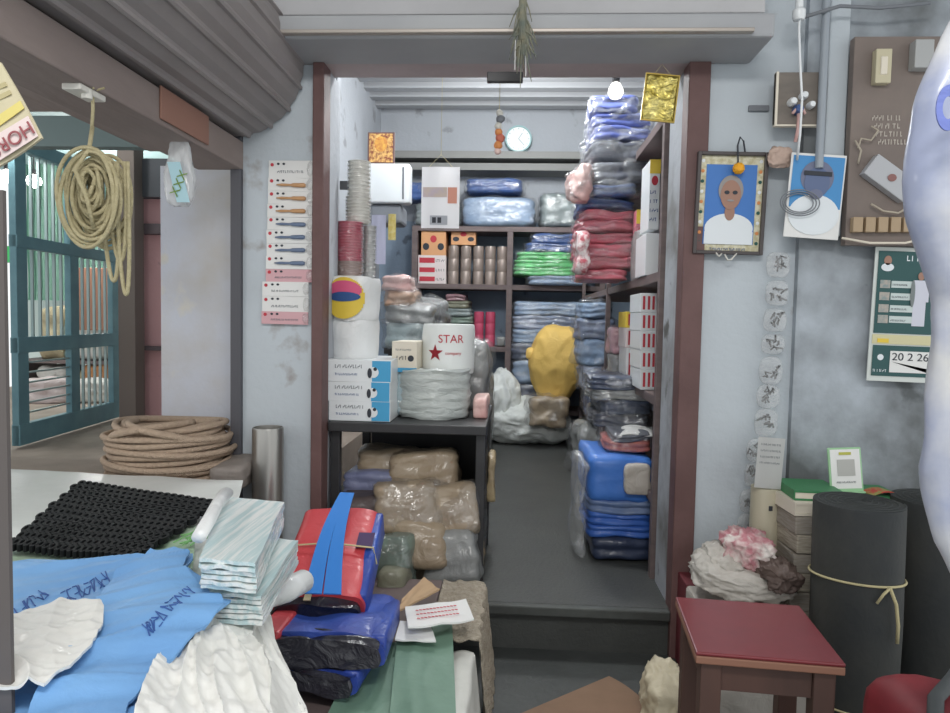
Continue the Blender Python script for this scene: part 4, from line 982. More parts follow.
for v in bm.verts: v.co += noise.noise_vector(v.co*24)*.005
link('rolled_film', bm, WHITEC, t, smooth=True)
t = thing('film_roll', 'translucent white roll end under the striped bundles', 'roll', on(262,602,.60))
bm = B(); tube(bm, [(-.05,.03,0),(0,.03,0),(.03,.07,0),(.05,.13,0)], .027, 16)
for v in bm.verts: v.co += noise.noise_vector(v.co*14)*.006
link('rolled_film', bm, WHITEC, t, smooth=True)
# blue carrier bag sheets
BLUEB = mat('sky_blue_bag',(126,176,226),.6,coat=.1,col2=(112,162,216),nscale=4,bump=.12,bscale=30)
def bluef(u, v):
    d = u*.8+v*.6
    h = .022*ridged((u+v)*3.2, (u-v)*1.2, 3.3)+.016*ridged((u-v*.6)*7, v*2, 8.1)+.006*ridged(u*18, v*9, 2)
    return Vector((0,0,h))
q = [on(-60,800,.70), on(150,760,.69), on(232,606,.70), on(196,560,.735)]
def prof(rows):
    def f(v):
        x = v*(len(rows)-1); i = min(int(x), len(rows)-2); k = x-i
        return [rows[i][c]*(1-k)+rows[i+1][c]*k for c in range(len(rows[0]))]
    return f
def rowsurf(rows, hf, tilt=0):
    """sheet outlined by (row, left, right, z_left, z_right) stations from far to near"""
    pf = prof(rows)
    def fn(u, v, off=0):
        r_, l_, rt, zl, zr = pf(v); z_ = zl*(1-u)+zr*u
        P = on(l_*(1-u)+rt*u, r_+(1-u)*tilt*max(0,1-v*4), z_); return P+Vector((0,0,hf(u, v, P)+off))
    return fn
BROWS = [(558,-60,193,.70,.70),(563,-60,193,.70,.715),(572,-60,186,.70,.71),(586,-60,206,.70,.70),(600,-60,229,.70,.70),(606,-60,234,.70,.70),(618,-60,216,.70,.70),(640,-60,198,.70,.695),(675,-60,172,.70,.69),(720,-60,148,.70,.69),(800,-60,120,.70,.69)]
def fold(P, ang_, k, seed, sharp=2):
    a_ = P.x*math.cos(ang_)+P.y*math.sin(ang_); b_ = -P.x*math.sin(ang_)+P.y*math.cos(ang_)
    return ridged(a_*k, b_*k*.22, seed)**sharp
def crease(P, ang_, kx, ky, seed):
    a_ = P.x*math.cos(ang_)+P.y*math.sin(ang_); b_ = -P.x*math.sin(ang_)+P.y*math.cos(ang_)
    w_ = noise.noise(P*5)*.25
    return vor(Vector((a_*kx+w_, b_*ky, seed)))
blueP = rowsurf(BROWS, lambda u,v,P: .004+.008*fold(P, -.95, 9, 2.3, 3)*min(1, u*1.5)+.012*crease(P, -.95, 22, 4, 5.1)+.002*noise.noise(P*9), tilt=16)
B2ROWS = [(558,150,190,.715,.725),(575,118,182,.715,.72),(590,108,198,.715,.715),(604,98,222,.715,.712),(612,94,226,.715,.712),(640,80,196,.715,.71),(675,58,160,.715,.705),(713,30,128,.715,.705),(800,0,110,.715,.705)]
def surf(fn, nu, nv, thick):
    bm = B(); g = []
    for l in (0,-thick):
        g.append([[bm.verts.new(fn(i/nu, j/nv)+Vector((0,0,l))) for i in range(nu+1)] for j in range(nv+1)])
    t_, b_ = g
    for j in range(nv):
        for i in range(nu):
            bm.faces.new((t_[j][i], t_[j][i+1], t_[j+1][i+1], t_[j+1][i])); bm.faces.new((b_[j][i], b_[j+1][i], b_[j+1][i+1], b_[j][i+1]))
    for i in range(nu):
        bm.faces.new((t_[0][i+1], t_[0][i], b_[0][i], b_[0][i+1])); bm.faces.new((t_[nv][i], t_[nv][i+1], b_[nv][i+1], b_[nv][i]))
    for j in range(nv):
        bm.faces.new((t_[j][0], t_[j+1][0], b_[j+1][0], b_[j][0])); bm.faces.new((t_[j+1][nu], t_[j][nu], b_[j][nu], b_[j+1][nu]))
    bmesh.ops.recalc_face_normals(bm, faces=bm.faces); return bm
t = thing('carrier_bag', 'sky blue plastic carrier bags spread over the front of the counter', 'bag')
link('bag_sheet', surf(blueP, 110, 110, .004), BLUEB, t, smooth=True, ang=1.2)
def find_uv(rows, px, row):
    best = None
    pf = prof(rows)
    for j in range(401):
        r_ = pf(j/400)[0]
        if best is None or abs(r_-row) < best[0]: best = (abs(r_-row), j/400)
    r_, l_, rt, *_ = pf(best[1]); return (px-l_)/(rt-l_), best[1]
def bprint(fn, rows, x0, y0, x1, y1, h_, n, seed):
    bm = B(); rnd = random.Random(seed); dx, dy = (x1-x0)/n, (y1-y0)/n; L_ = math.hypot(dx, dy); nx_, ny_ = dy/L_*h_, -dx/L_*h_
    for i in range(n):
        bx, by = x0+dx*i, y0+dy*i; P_ = [(0,0),(.75,0),(0,1),(.75,1),(0,.5),(.75,.5)]
        for k in range(3):
            a_, b_ = rnd.sample(P_, 2); pts = []
            for q_ in range(4):
                f_ = q_/3; gx = a_[0]*(1-f_)+b_[0]*f_; gy = a_[1]*(1-f_)+b_[1]*f_
                u_, v_ = find_uv(rows, bx+dx*gx+nx_*gy, by+dy*gx+ny_*gy); pts.append(fn(u_, v_, .0015))
            tube(bm, pts, .0011, 4)
    return bm
FNI = mat('faded_navy_ink',(52,92,160), .6)
link('printed_words', bprint(blueP, BROWS, 16,628,50,602, 11, 7, 2), FNI, t)
link('printed_words', bprint(blueP, BROWS, 66,612,112,590, 12, 8, 6), FNI, t)
# second blue bag folded on top
blue2 = rowsurf(B2ROWS, lambda u,v,P: .004+.010*fold(P, -.95, 11, 7.7, 3)+.014*crease(P, -.95, 26, 5, 1.1)+.008*math.sin(u*PI)*1.0)
o = link('carrier_bag', surf(blue2, 110, 110, .004), BLUEB, smooth=True, ang=1.2); ob_ = o; tag(o, 'folded sky blue carrier bag running diagonally on top of the spread blue bags', 'bag')
link('printed_words', bprint(blue2, B2ROWS, 150,652,196,604, 11, 10, 4), FNI, ob_)
# white crumpled bag on the blue
WBAG = mat('white_bag',(232,232,228),.5,coat=.25,col2=(222,222,216),nscale=5,bump=.3,bscale=10)
def bagsheet(pts, zs_, label, seed, amp=.03, group=None, k=3.2):
    q_ = [on(px, py, z_) for (px, py), z_ in zip(pts, zs_)]
    def fn(u, v, off=0):
        a_, b_ = u-.5, v-.5
        P = q_[0]*(1-u)*(1-v)+q_[1]*u*(1-v)+q_[2]*u*v+q_[3]*(1-u)*v
        w1 = noise.noise(Vector((u*2+seed, v*2, 1)))
        hgt = amp*(ridged(u*k+w1, v*k*.6-w1, seed)**2*.6+.4*(1-4*max(a_*a_, b_*b_))) + amp*.32*ridged(u*k*2.3+w1*2, v*k*1.6, seed+5) + amp*.1*noise.noise(Vector((u*16,v*16,seed)))
        e = .012
        P = P + Vector((e*noise.noise(Vector((v*5,seed,u))), e*noise.noise(Vector((u*5,seed+3,v))), hgt+off)); return P
    o = link('carrier_bag', surf(fn, 90, 90, .004), WBAG, smooth=True, ang=1.2); tag(o, label, 'bag', group); return o
def whitebag(rows, label, seed, amp, group='white carrier bags in the pile', ang_=.6):
    fn = rowsurf(rows, lambda u,v,P: .003+amp*fold(P, ang_+.6*noise.noise(P*3+Vector((seed,0,0))), 9, seed, 2)*.7+amp*.8*crease(P, ang_, 22, 12, seed)+amp*.35*crease(P, ang_+.8, 50, 30, seed+3)+amp*.2*noise.noise(P*14+Vector((0,seed,0))))
    o = link('carrier_bag', surf(fn, 100, 100, .004), WBAG, smooth=True, ang=1.2); return tag(o, label, 'bag', group)
whitebag([(610,62,100,.725,.73),(616,30,104,.725,.73),(632,-30,103,.725,.73),(655,-40,92,.725,.73),(680,-40,70,.725,.73),(697,-40,44,.725,.73)], 'crumpled white carrier bag lying on the blue bags at the left edge', 12.3, .018, None)
whitebag([(578,192,250,.695,.67),(592,190,264,.695,.66),(612,190,262,.69,.65),(640,190,252,.68,.65),(670,180,245,.68,.64)], 'white flat carrier bag near the striped bundles, topmost of the pile', 3.1, .006)
whitebag([(612,205,268,.69,.62),(628,188,272,.69,.60),(650,170,276,.69,.58),(680,150,290,.69,.54),(713,138,300,.69,.50),(780,120,330,.69,.45)], 'white crumpled carrier bag spreading over the middle of the pile', 5.7, .02)
whitebag([(640,176,240,.705,.66),(655,164,262,.705,.645),(680,152,272,.705,.63),(713,140,270,.705,.62),(790,120,290,.70,.6)], 'white crumpled carrier bag lying next to the near edge of the blue bags', 8.2, .02)
whitebag([(676,215,276,.66,.57),(695,205,292,.66,.53),(720,200,306,.66,.49),(790,190,330,.66,.42)], 'white carrier bag drooping over the counter edge at the bottom', 10.4, .02)
q_ = on(182,604,.735); 
# ------------------------------------------------------------------ low bench before the opening
LZ = .30
bt = thing('bench', 'low wooden bench under the green sheets and red and blue bags', 'bench', (-.42, 1.75, 0))
bm = B(); box(bm, -.16, .19, -.75, .6, LZ-.04, LZ, .005); link('bench_top', bm, DKWOOD, bt)
for x_ in (-.14,.14):
    for y_ in (-.7,.52): bm = B(); box(bm, x_, x_+.04, y_, y_+.04, 0, LZ-.041); link('leg', bm, DKWOOD, bt)
GREENS = mat('sage_green_sheet',(116,148,130),.6,col2=(98,128,112),nscale=3,bump=.08)
for k, (pts, z_, lab) in enumerate([([(385,760),(458,760),(452,622),(398,630)], LZ+.035, 'sage green cardboard sheet lying on top at the right of the bench'),
        ([(320,730),(410,735),(415,640),(360,650)], LZ+.02, 'sage green cardboard sheet with a curved corner left of the other')]):
    flat(lab, 'green_sheet', 'sheet', GREENS, pts, z_, amp=.006, k=2, seed=k+3, thick=.006, nu=30, nv=30)
# white sheet falling over the right edge of the bench
def drape(u, v):
    y_ = 1.0+.82*v; x_ = -.30+ .21*min(u,.55)/.55 + .03*max(0,u-.55)/.45; z_ = LZ+.01 if u < .55 else LZ+.01-(u-.55)/.45*.30
    return Vector((x_+.012*math.sin(v*26)*max(0,u-.4), y_, max(.004, z_+.004*math.sin(u*30))))
tag(link('draped_sheet', surf(drape, 50, 60, .004), mat('white_drape',(214,214,208),.6,col2=(190,190,184),nscale=5), smooth=True), 'white sheet falling over the right edge of the low bench', 'sheet')
def drape2(u, v):
    y_ = 1.86+.42*v; x_ = -.22+ .14*min(u,.5)/.5 + .03*max(0,u-.5)/.5; z_ = LZ+.022 if u < .5 else LZ+.022-(u-.5)/.5*.30
    return Vector((x_+.010*math.sin(v*30)*u+.004*noise.noise(Vector((u*20,v*30,0))), y_, max(.006, z_+.008*ridged(u*5,v*7,4))))
tag(link('burlap_cloth', surf(drape2, 50, 60, .006), mat('burlap',(176,166,150),.9,col2=(150,140,124),nscale=60,bump=.7,bscale=90), smooth=True), 'frayed greyish burlap hanging at the bench edge by the step', 'cloth')
# papers
for k, (pts, z_, m, lab) in enumerate([([(408,628),(474,620),(466,600),(405,608)], LZ+.09, PAPER, 'white printed booklet lying before the beige packets'),
        ([(395,640),(436,642),(430,624),(400,622)], LZ+.06, PAPER, 'small white paper beside the printed booklet'),
        ([(398,612),(440,590),(424,578),(402,600)], LZ+.085, mat('kraft_paper',(190,160,126),.8), 'brown kraft paper under the printed booklet')]):
    o = flat(lab, 'paper_sheet', 'paper', m, pts, z_, amp=.004, k=2, seed=k, thick=.005, nu=14, nv=10)
    if k == 0:
        A_, B_, C_, D_ = [on(px,py,z_) for px,py in pts]
        bm = B()
        for j in range(3):
            v = .3+.2*j
            for i in range(12):
                u = .15+.055*i; P = A_*(1-u)*(1-v)+B_*u*(1-v)+C_*u*v+D_*(1-u)*v; box(bm, P.x, P.x+.008, P.y, P.y+.004, P.z+.005, P.z+.006)
        l = link('small_print', bm, REDINK, o)
# red and blue rolled bags
REDB = mat('red_tarp_bag',(206,72,78),.5,col2=(190,60,68),nscale=4,coat=.2,bump=.15); BLUB = mat('royal_blue_bag',(58,92,182),.55,col2=(38,62,146),nscale=4,coat=.3,bump=.4,bscale=14); BLKB = mat('black_lining',(34,34,44),.35,coat=.5,bump=.5,bscale=18)
HANDB = mat('bright_blue_webbing',(46,124,206),.6)
def rolledbag(loc, rz, w, d, h, label, lower=False):
    t = thing('shopping_bag', label, 'bag', loc, rot=(-.28 if not lower else -.1, 0, rz))
    def body(u, v, rx=1, off=0):
        a_ = 2*PI*u; p_ = 4; c, s = math.cos(a_), math.sin(a_); k = (abs(c)**p_+abs(s)**p_)**(-1/p_)
        return Vector((c*k*w/2*rx, -d/2+d*v, h/2+s*k*h/2*rx))+noise.noise_vector(Vector((c*2,v*3,s*2+w*20)))*(.014 if lower else .006)
    def tubebody(fn, mt, name, nu=48, nv=20, capm=None):
        bm = B(); g = [[bm.verts.new(fn(i/nu, j/nv)) for i in range(nu)] for j in range(nv+1)]
        for j in range(nv):
            for i in range(nu): bm.faces.new((g[j][i], g[j][(i+1)%nu], g[j+1][(i+1)%nu], g[j+1][i]))
        bm.faces.new(g[0][::-1]); bm.faces.new(g[-1]); bmesh.ops.recalc_face_normals(bm, faces=bm.faces)
        return link(name, bm, mt, t, smooth=True, ang=.8)
    tubebody(lambda u,v: body(u,v), REDB if not lower else BLUB, 'outer_cloth')
    tubebody(lambda u,v: Vector((body(u,v,.93).x, -d/2-.028+.06*v+.006*math.sin(u*25), h/2+(body(u,v,.9).z-h/2)*.9)), BLKB, 'black_lining')
    # blue side band
    bm = B(); box(bm, w/2-.035, w/2+.006, -d/2+.01, d/2, .01, h*.9, .008); link('blue_side', bm, BLUB, t, smooth=True, ang=.8)
    if not lower:
        for x_, xb_h in ((-.032, -.008), (.018, .012)):
            bm = sheet((x_,-d/2-.002,h+.006),(x_+.046,-d/2-.002,h+.006),(xb_h+.022,d/2+.03,h+.035),(xb_h,d/2+.03,h+.035),8,16,lambda u,v: Vector((-.01*math.sin(v*3),0,.012*math.sin(v*PI))),.004); link('handle', bm, HANDB, t, smooth=True, ang=.9)
        bm = B(); tube(bm, [(-w/2-.004,-.0,h*.5),(-w/2,0,h+.004),(0,-.005,h+.022),(w/2+.002,0,h+.004),(w/2+.008,0,h*.5)], .0025, 6); link('binding_string', bm, STRING, t)
        bm = B(); box(bm, .07, .115, 0, .06, h+.002, h+.005); link('navy_patch', bm, mat('navy_patch',(70,48,90),.6), t)
        bm = sheet((-.03,-d/2-.02,h-.0),(-.012,-d/2-.02,h),(-.012,-d/2+.08,h+.008),(-.03,-d/2+.08,h+.008),4,6,None,.003); link('tan_strap', bm, TAN, t)
    else:
        bm = B(); box(bm, -w/2-.008, -w/2+.05, -d/2-.02, d/2-.02, h*.1, h*1.06, .008); link('red_corner', bm, REDB, t)
        bm = B(); box(bm, -w/2+.0, -w/2+.04, -d/2-.023, -d/2-.0205, h*.3, h*.6); link('white_tag', bm, PAPER, t)
    return t
p = on(340, 655, LZ+.08)
rolledbag((p.x-.04, p.y+.1, LZ+.055), .05, .29, .3, .085, 'blue bag with red corner folded under the red one', True)
p0 = at(333, 640, 1.72)
rolledbag((p0.x-.03, 1.70, LZ+.01), -.05, .27, .3, .06, 'dark and red folded bag at the bottom of the red and blue pile', True)
p = at(336, 590, 1.82)
tt = rolledbag((p.x-.035, 1.93, LZ+.155), .03, .235, .34, .11, 'rolled red bag with bright blue handles, tied with string'); tt.rotation_euler = (.42,0,.04)
# beige packets
for k, (px0, px1, r0, r1, Y, dp, m, lab, rx_) in enumerate([
    (352,412,458,488,2.72,.3,BEIGE,'beige packet high at the left under the black table',.2),
    (345,395,478,500,2.66,.25,cloth('lilac_blue_cloth',(116,122,160),(140,146,176),coat=.8),'lilac blue packet under the beige one at the left',.1),
    (392,456,462,500,2.64,.3,BEIGE,'beige packet topmost in the heap under the table',.35),
    (372,430,496,540,2.46,.25,BEIGE,'large beige clear wrapped packet at the left front of the heap',.5),
    (424,478,498,545,2.5,.25,BEIGE,'large beige clear wrapped packet at the right front of the heap',.5),
    (385,440,535,575,2.42,.22,BEIGE,'beige packet low in the middle of the heap',.5),
    (428,478,543,590,2.44,.22,GREYF,'grey clear packet low at the right of the heap by the step',.4),
    (376,404,548,600,2.32,.16,DKGREEN,'dark patterned packet low at the left of the heap',.4),
    (380,402,580,622,2.24,.14,OLIVE,'olive packet beside the red bag at the foot of the heap',.3),
    (340,385,505,575,2.5,.2,cloth('dark_heap_cloth',(84,74,74),(104,92,90),coat=.3),'dark brown packet behind the red bag',.1)]):
    t = packet(px0-4, px1+4, r0-3, r1+3, Y, dp, lab, m, group='packets in the heap under the table' if m is BEIGE else None, wrap=CLEAR if k in (3,4,7) else None, layers=3, amp=.012, rx=-rx_*.6, rz=random.uniform(-.2,.2), freq=9, ry=random.uniform(-.12,.12))
packet(345, 478, 560, 640, 2.56, .5, 'brown lumpy sack at the bottom of the heap under the table', BEIGE, name='cloth_sack', cat='sack', layers=4, amp=.03, base=.171)
packet(487, 495, 455, 502, 3.06, .12, 'small yellowish pouch hanging at the rear right corner of the table', cloth('pale_gold_film',(170,150,120),(200,180,140)), layers=3, amp=.015, name='pouch', cat='pouch')

# ------------------------------------------------------------------ floor items in front
q = [on(500,722,.012), on(640,800,.012), on(652,705,.012), on(609,676,.012)]
KR = mat('brown_cardboard',(142,114,92),.8,col2=(128,102,82),nscale=4)
tag(link('cardboard_sheet', sheet(q[0],q[1],q[2],q[3],20,20,lambda u,v: Vector((0,0,.006*math.sin(u*4))),.006), KR, smooth=True, ang=.9), 'brown cardboard sheet lying on the dark floor before the step', 'cardboard')
p = on(672, 700, .0)
t = thing('cloth_bundle', 'cream crumpled cloth on the floor left of the red stool', 'cloth', (at(670,700,1.95).x, 2.0, 0)); link('cloth', crumple(.13,.2,.2,31,.02,6,5), cloth('cream_cloth',(206,196,170),(184,174,150),coat=0), t, smooth=True)

# stool
SZ = .5
q = [on(693,664,SZ), on(846,666,SZ), on(806,605,SZ), on(683,605,SZ)]
st_ = thing('stool', 'red topped wooden stool in the right foreground', 'stool', ((q[0].x+q[1].x+q[2].x+q[3].x)/4, (q[0].y+q[2].y)/2, 0))
rzs = 0
O = st_.location
sx0, sx1 = min(q[0].x,q[3].x)-O.x, max(q[1].x,q[2].x)-O.x
a0 = q[0]-O; a1 = q[1]-O; a2 = q[2]-O; a3 = q[3]-O
u0 = (a1-a0); u0.z = 0; rzs = math.atan2(u0.y,u0.x); W = u0.length; D = (a3.y-a0.y)
rzs = -.08; W *= .95; O.y += .025; st_.location = O; st_.rotation_euler = (0,0,rzs)
print('stool', O, W, D, rzs, q)
WOODR = mat('red_laminate',(124,44,50),.35,col2=(110,38,44),nscale=4,coat=.3); WOODB = mat('brown_stool_wood',(92,66,58),.55,col2=(74,54,48),nscale=5,stretch=(1,1,.2)); 
bm = B(); box(bm, -W/2, W/2, -D/2, D/2, SZ-.008, SZ, .003); link('seat', bm, WOODR, st_)
bm = B(); box(bm, -W/2, W/2, -D/2, D/2, SZ-.026, SZ-.0085, .003); link('seat_edge', bm, mat('edge_wood',(138,98,80),.6), st_)
for sx in (-1,1):
    for sy in (-1,1):
        bm = B(); x_, y_ = sx*(W/2-.035), sy*(D/2-.035); box(bm, x_-.022, x_+.022, y_-.022, y_+.022, 0, SZ-.027, .003); link('leg', bm, WOODB, st_)
for sy in (-1,1):
    bm = B(); y_ = sy*(D/2-.035); box(bm, -W/2+.058, W/2-.058, y_-.012, y_+.012, SZ-.09, SZ-.027); link('apron', bm, WOODB, st_)
    bm = B(); box(bm, -W/2+.058, W/2-.058, y_-.01, y_+.01, .14, .18); link('stretcher', bm, WOODB, st_)
for sx in (-1,1):
    bm = B(); x_ = sx*(W/2-.035); box(bm, x_-.012, x_+.012, -D/2+.058, D/2-.058, SZ-.09, SZ-.027); link('apron', bm, WOODB, st_)

# rubber rolls
def rroll(px0, px1, pyt, Y, label, full=True):
    a = at(px0, pyt, Y); b = at(px1, pyt, Y); r = (b.x-a.x)/2; h = a.z
    t = thing('rubber_roll', label, 'roll', ((a.x+b.x)/2, Y, 0), 0)
    bm = B(); N = 260; turns = 6; t0_, hf = [], []
    # outer shell
    lathe(bm, [(r*.98,0),(r,.004),(r*1.0,h*.5),(r*.995,h-.006),(r*.985,h)], 56, cap=True)
    for v in bm.verts:
        v.co.x += .004*math.sin(v.co.z*7); v.co.y += .003*math.cos(v.co.z*5)
    link('roll_body', bm, RUBBER, t, smooth=True, ang=.7)
    sp = [(r*(.12+.85*i/N)*math.cos(turns*2*PI*i/N), r*(.12+.85*i/N)*math.sin(turns*2*PI*i/N), h+.001) for i in range(N)]
    bm = B(); tube(bm, sp, .0018, 4); link('spiral_edge', bm, mat('rubber_edge',(62,66,66),.7), t)
    return t, r, h
t, r, h = rroll(817, 903, 500, 2.05, 'black rubber sheet roll standing upright behind the red stool')
zc = at(860, 585, 2.0).z
bm = B(); tube(bm, [((r+.004)*math.cos(a_), (r+.004)*math.sin(a_), zc-.012*math.sin(a_*1+.3)+.012) for a_ in [2*PI*i/60 for i in range(60)]], .0035, 6, True)
tube(bm, [(.03,-r-.006,zc+.022),(.045,-r-.012,zc-.02),(.055,-r-.008,zc-.08),(.056,-r-.006,zc-.13)], .005, 6); tube(bm, [(.03,-r-.006,zc+.022),(.01,-r-.014,zc+.008),(-.005,-r-.01,zc-.02)], .004, 6)
link('binding_string', bm, STRING, t, smooth=True)
zc2 = at(860,703,2.0).z
bm = B(); tube(bm, [((r+.004)*math.cos(a_), (r+.004)*math.sin(a_), max(zc2,.02)) for a_ in [2*PI*i/60 for i in range(60)]], .003, 6, True); link('binding_string', bm, STRING, t, smooth=True)
t, r, h = rroll(896, 985, 497, 2.22, 'second dark rubber roll at the right edge behind the first')
t.location.x += .0
# red and grey bag bottom right
t = thing('red_bag', 'red and dark grey bag at the bottom right corner', 'bag', (at(952,700,1.35).x, 1.4, 0))
zt_ = at(930,704,1.35).z
bm = soft(.2,.24,zt_,5,.012,6,3,.03,4); link('bag_body', bm, mat('bag_red_cloth',(140,42,50),.6,col2=(110,32,40),nscale=5), t, smooth=True)
bm = B(); tube(bm, [(-.07,-.12,zt_-.04),(-.03,-.05,zt_+.012),(.04,.02,zt_+.012),(.1,.1,zt_-.01)], .014, 8); link('grey_strap', bm, mat('dark_grey_webbing',(70,74,76),.7), t, smooth=True)

# ------------------------------------------------------------------ goods against the right wall
# support stack under books
def bookstack():
    z_ = 0
    zt_ = at(800,512,2.25).z; n = 10; hb_ = zt_/n
    xa1, xb1 = at(792,520,2.22).x, at(832,520,2.22).x
    for k in range(n):
        w_ = xb1-xa1+random.uniform(-.01,.01)
        t = thing('paper_bundle', 'worn bundle of papers, %s of the column behind the rubber roll' % ['lowest','second','third','fourth','fifth','sixth','seventh','eighth','ninth','topmost'][k], 'papers', ((xa1+xb1)/2+random.uniform(-.006,.006), 2.3, z_), random.uniform(-.04,.04), 'worn paper bundles in a column')
        bm = B(); box(bm, -w_/2, w_/2, -.1, .1, .0005, hb_*.98, .004)
        for v in bm.verts: v.co += noise.noise_vector(v.co*20+Vector((k,0,0)))*.003
        link('pages', bm, mat('worn_pages%d' % (k%2), [(190,182,166),(164,158,150)][k%2], .8, col2=(140,132,120), nscale=20, stretch=(1,1,12)), t)
        z_ += hb_
    return z_
zb2 = bookstack()
def book(px0, px1, r0, r1, Y, m, label, base, rz=0):
    a = at(px0, r1, Y); b = at(px1, r0, Y); h = b.z-a.z; w_ = b.x-a.x
    t = thing('book', label, 'book', ((a.x+b.x)/2, Y+.09, base), rz)
    bm = B(); box(bm, -w_/2, w_/2, -.09, .09, 0, h*.18); box(bm, -w_/2, w_/2, -.09, .09, h*.82, h); box(bm, -w_/2, -w_/2+.003, -.09, .09, h*.18, h*.82); link('cover', bm, m, t)
    bm = B(); box(bm, -w_/2+.004, w_/2-.003, -.087, .087, h*.19, h*.81); link('pages', bm, CREAM, t)
    return t, h
GRB = mat('green_cover',(62,130,84),.5)
_, h1 = book(793, 832, 500, 512, 2.2, CREAM, 'cream covered book on the paper column', zb2+.001, .05)
_, h2 = book(796, 846, 492, 500, 2.22, GRB, 'green covered book under the payment stand', zb2+h1+.002, -.05)
# wall ledge carrying the code stand
lx0, lx1 = at(826,490,2.34).x, at(895,490,2.34).x; lz = at(860,491,2.34).z
t = thing('wall_ledge', 'green topped narrow ledge on the stained wall behind the rubber roll', 'ledge', (0,0,0))
bm = B(); box(bm, lx0, lx1, 2.26, OY-.06, lz-.02, lz, .002); link('ledge_board', bm, GRB, t)
bm = B(); box(bm, lx0+.02, lx0+.04, 2.36, OY-.06, lz-.1, lz-.02); box(bm, lx1-.04, lx1-.02, 2.36, OY-.06, lz-.1, lz-.02); link('ledge_bracket', bm, DKWOOD, t)
bm = sheet((0,0,0),(.09,.01,0),(.08,.07,0),(-.01,.06,0),10,8,lambda u,v: Vector((0,0,.012*math.sin(u*3))),.003)
o = link('leaflet', bm, mat('leaflet_print',(150,160,90),.6,col2=(190,70,60),nscale=30,contrast=.3)); o.location = (at(872,491,2.28).x, 2.27, lz+.004); tag(o, 'green and red leaflet lying right of the payment stand', 'leaflet')
# payment stand, code left out
w_ = at(865,470,2.3).x-at(832,470,2.3).x; h_ = at(848,445,2.3).z-at(848,490,2.3).z
t = thing('payment_stand', 'white and green framed payment stand standing on the ledge', 'stand', (at(848,480,2.3).x, 2.3, lz+.001), rot=(-.12,-.07,-.05))
bm = B(); box(bm, -w_/2, w_/2, 0, .008, 0, h_, .003); link('stand_back', bm, mat('stand_green',(150,196,150),.4,coat=.5), t)
panel(t, 'white_face', -w_*.44, w_*.44, h_*.1, h_*.96, -.0005, PAPER); panel(t, 'yellow_logo_bar', -w_*.18, w_*.18, h_*.84, h_*.9, -.0025, mat('olive_yellow',(180,180,80),.6))
panel(t, 'grey_field', -w_*.25, w_*.27, h_*.38, h_*.74, -.0025, mat('pale_grey_field',(176,176,172),.6)); squiggles(t, 'small_print', -w_*.3, w_*.3, h_*.22, h_*.04, -.0025, GREYINK, seed=8)
bm = B(); box(bm, -w_/2, w_/2, -.015, .04, 0, .006, .002); link('stand_foot', bm, MC['stand_green'], t)
# cream tube with note
a = at(752,545,2.36); b = at(784,489,2.36); r = (b.x-a.x)/2
zt_ = b.z
t = thing('cardboard_tube', 'upright cream tube against the wall below the taped note', 'tube', ((a.x+b.x)/2, 2.36+r-.02, 0))
bm = B(); lathe(bm, [(r*.86,zt_-.03),(r*.9,zt_),(r,zt_),(r,0),(r*.86,0)][::-1], 36, cap=True); link('tube_wall', bm, mat('cream_tube',(196,190,168),.5,col2=(178,172,150),nscale=6,stretch=(1,1,.2)), t, smooth=True, ang=.7)
for zz_ in (zt_-.07, zt_-.22):
    bm = B(); box(bm, -.006, .006, -r-.003, -r+.003, zz_, zz_+.016, .001); link('slot_mark', bm, DARKINK, t)
def note(t, w, h):
    for k in range(4): squiggles(t, 'handwriting', -w*.4, w*.35, h*(.85-.12*k), .006, -.006, GREYINK, seed=k+40)
t = hang_sheet('paper_note', 754, 783, 438, 488, 2.34, PAPER, 'white handwritten note propped above the cream tube', 'note', .002, deco=note)
t.rotation_euler = (0,.05,0); t.location.y = 2.34
# chain of clear pouches
bmid = 0
for k, (r0, r1, cx_) in enumerate([(252,278,777),(280,306,776),(308,332,774),(334,354,772),(356,384,770),(384,408,767),(408,436,765),(438,462,757),(462,486,755),(488,512,750),(512,540,748)]):
    a = at(cx_-12, r1, OY-.03); b = at(cx_+12, r0, OY-.03); w = b.x-a.x; h = b.z-a.z
    t = thing('clear_pouch', ['topmost pouch of the chain of small clear pouches beside the opening','second pouch from the top in the clear chain','third pouch from the top in the clear chain','fourth pouch from the top in the clear chain','fifth pouch from the top in the clear chain','sixth pouch from the top in the clear chain','seventh pouch, last one fully above the taped note','clear pouch at the upper left edge of the taped note','clear pouch at the lower left edge of the taped note','clear pouch left of the top of the cream tube','lowest clear pouch left of the cream tube'][k], 'pouch', ((a.x+b.x)/2, OY-.04, a.z), 0, 'clear pouches hanging in a chain')
    bm = crumple(w, .014, h*.98, 60+k, .003, 6, 4); link('pouch_film', bm, clear_plastic('dusty_plastic', haze=.16, bscale=30), t, smooth=True)
    bm = B(); rnd = random.Random(k)
    for j in range(7):
        x_, z_ = rnd.uniform(-w*.25,w*.25), rnd.uniform(h*.2,h*.7); tube(bm, [(x_,0,z_),(x_+rnd.uniform(-.015,.015),-.005,z_+rnd.uniform(.004,.02)),(x_+rnd.uniform(-.02,.02),0,z_+rnd.uniform(-.01,.02))], .0035, 6)
    link('hardware', bm, mat('grey_hardware',(104,104,104),.5,metal=.3), t)
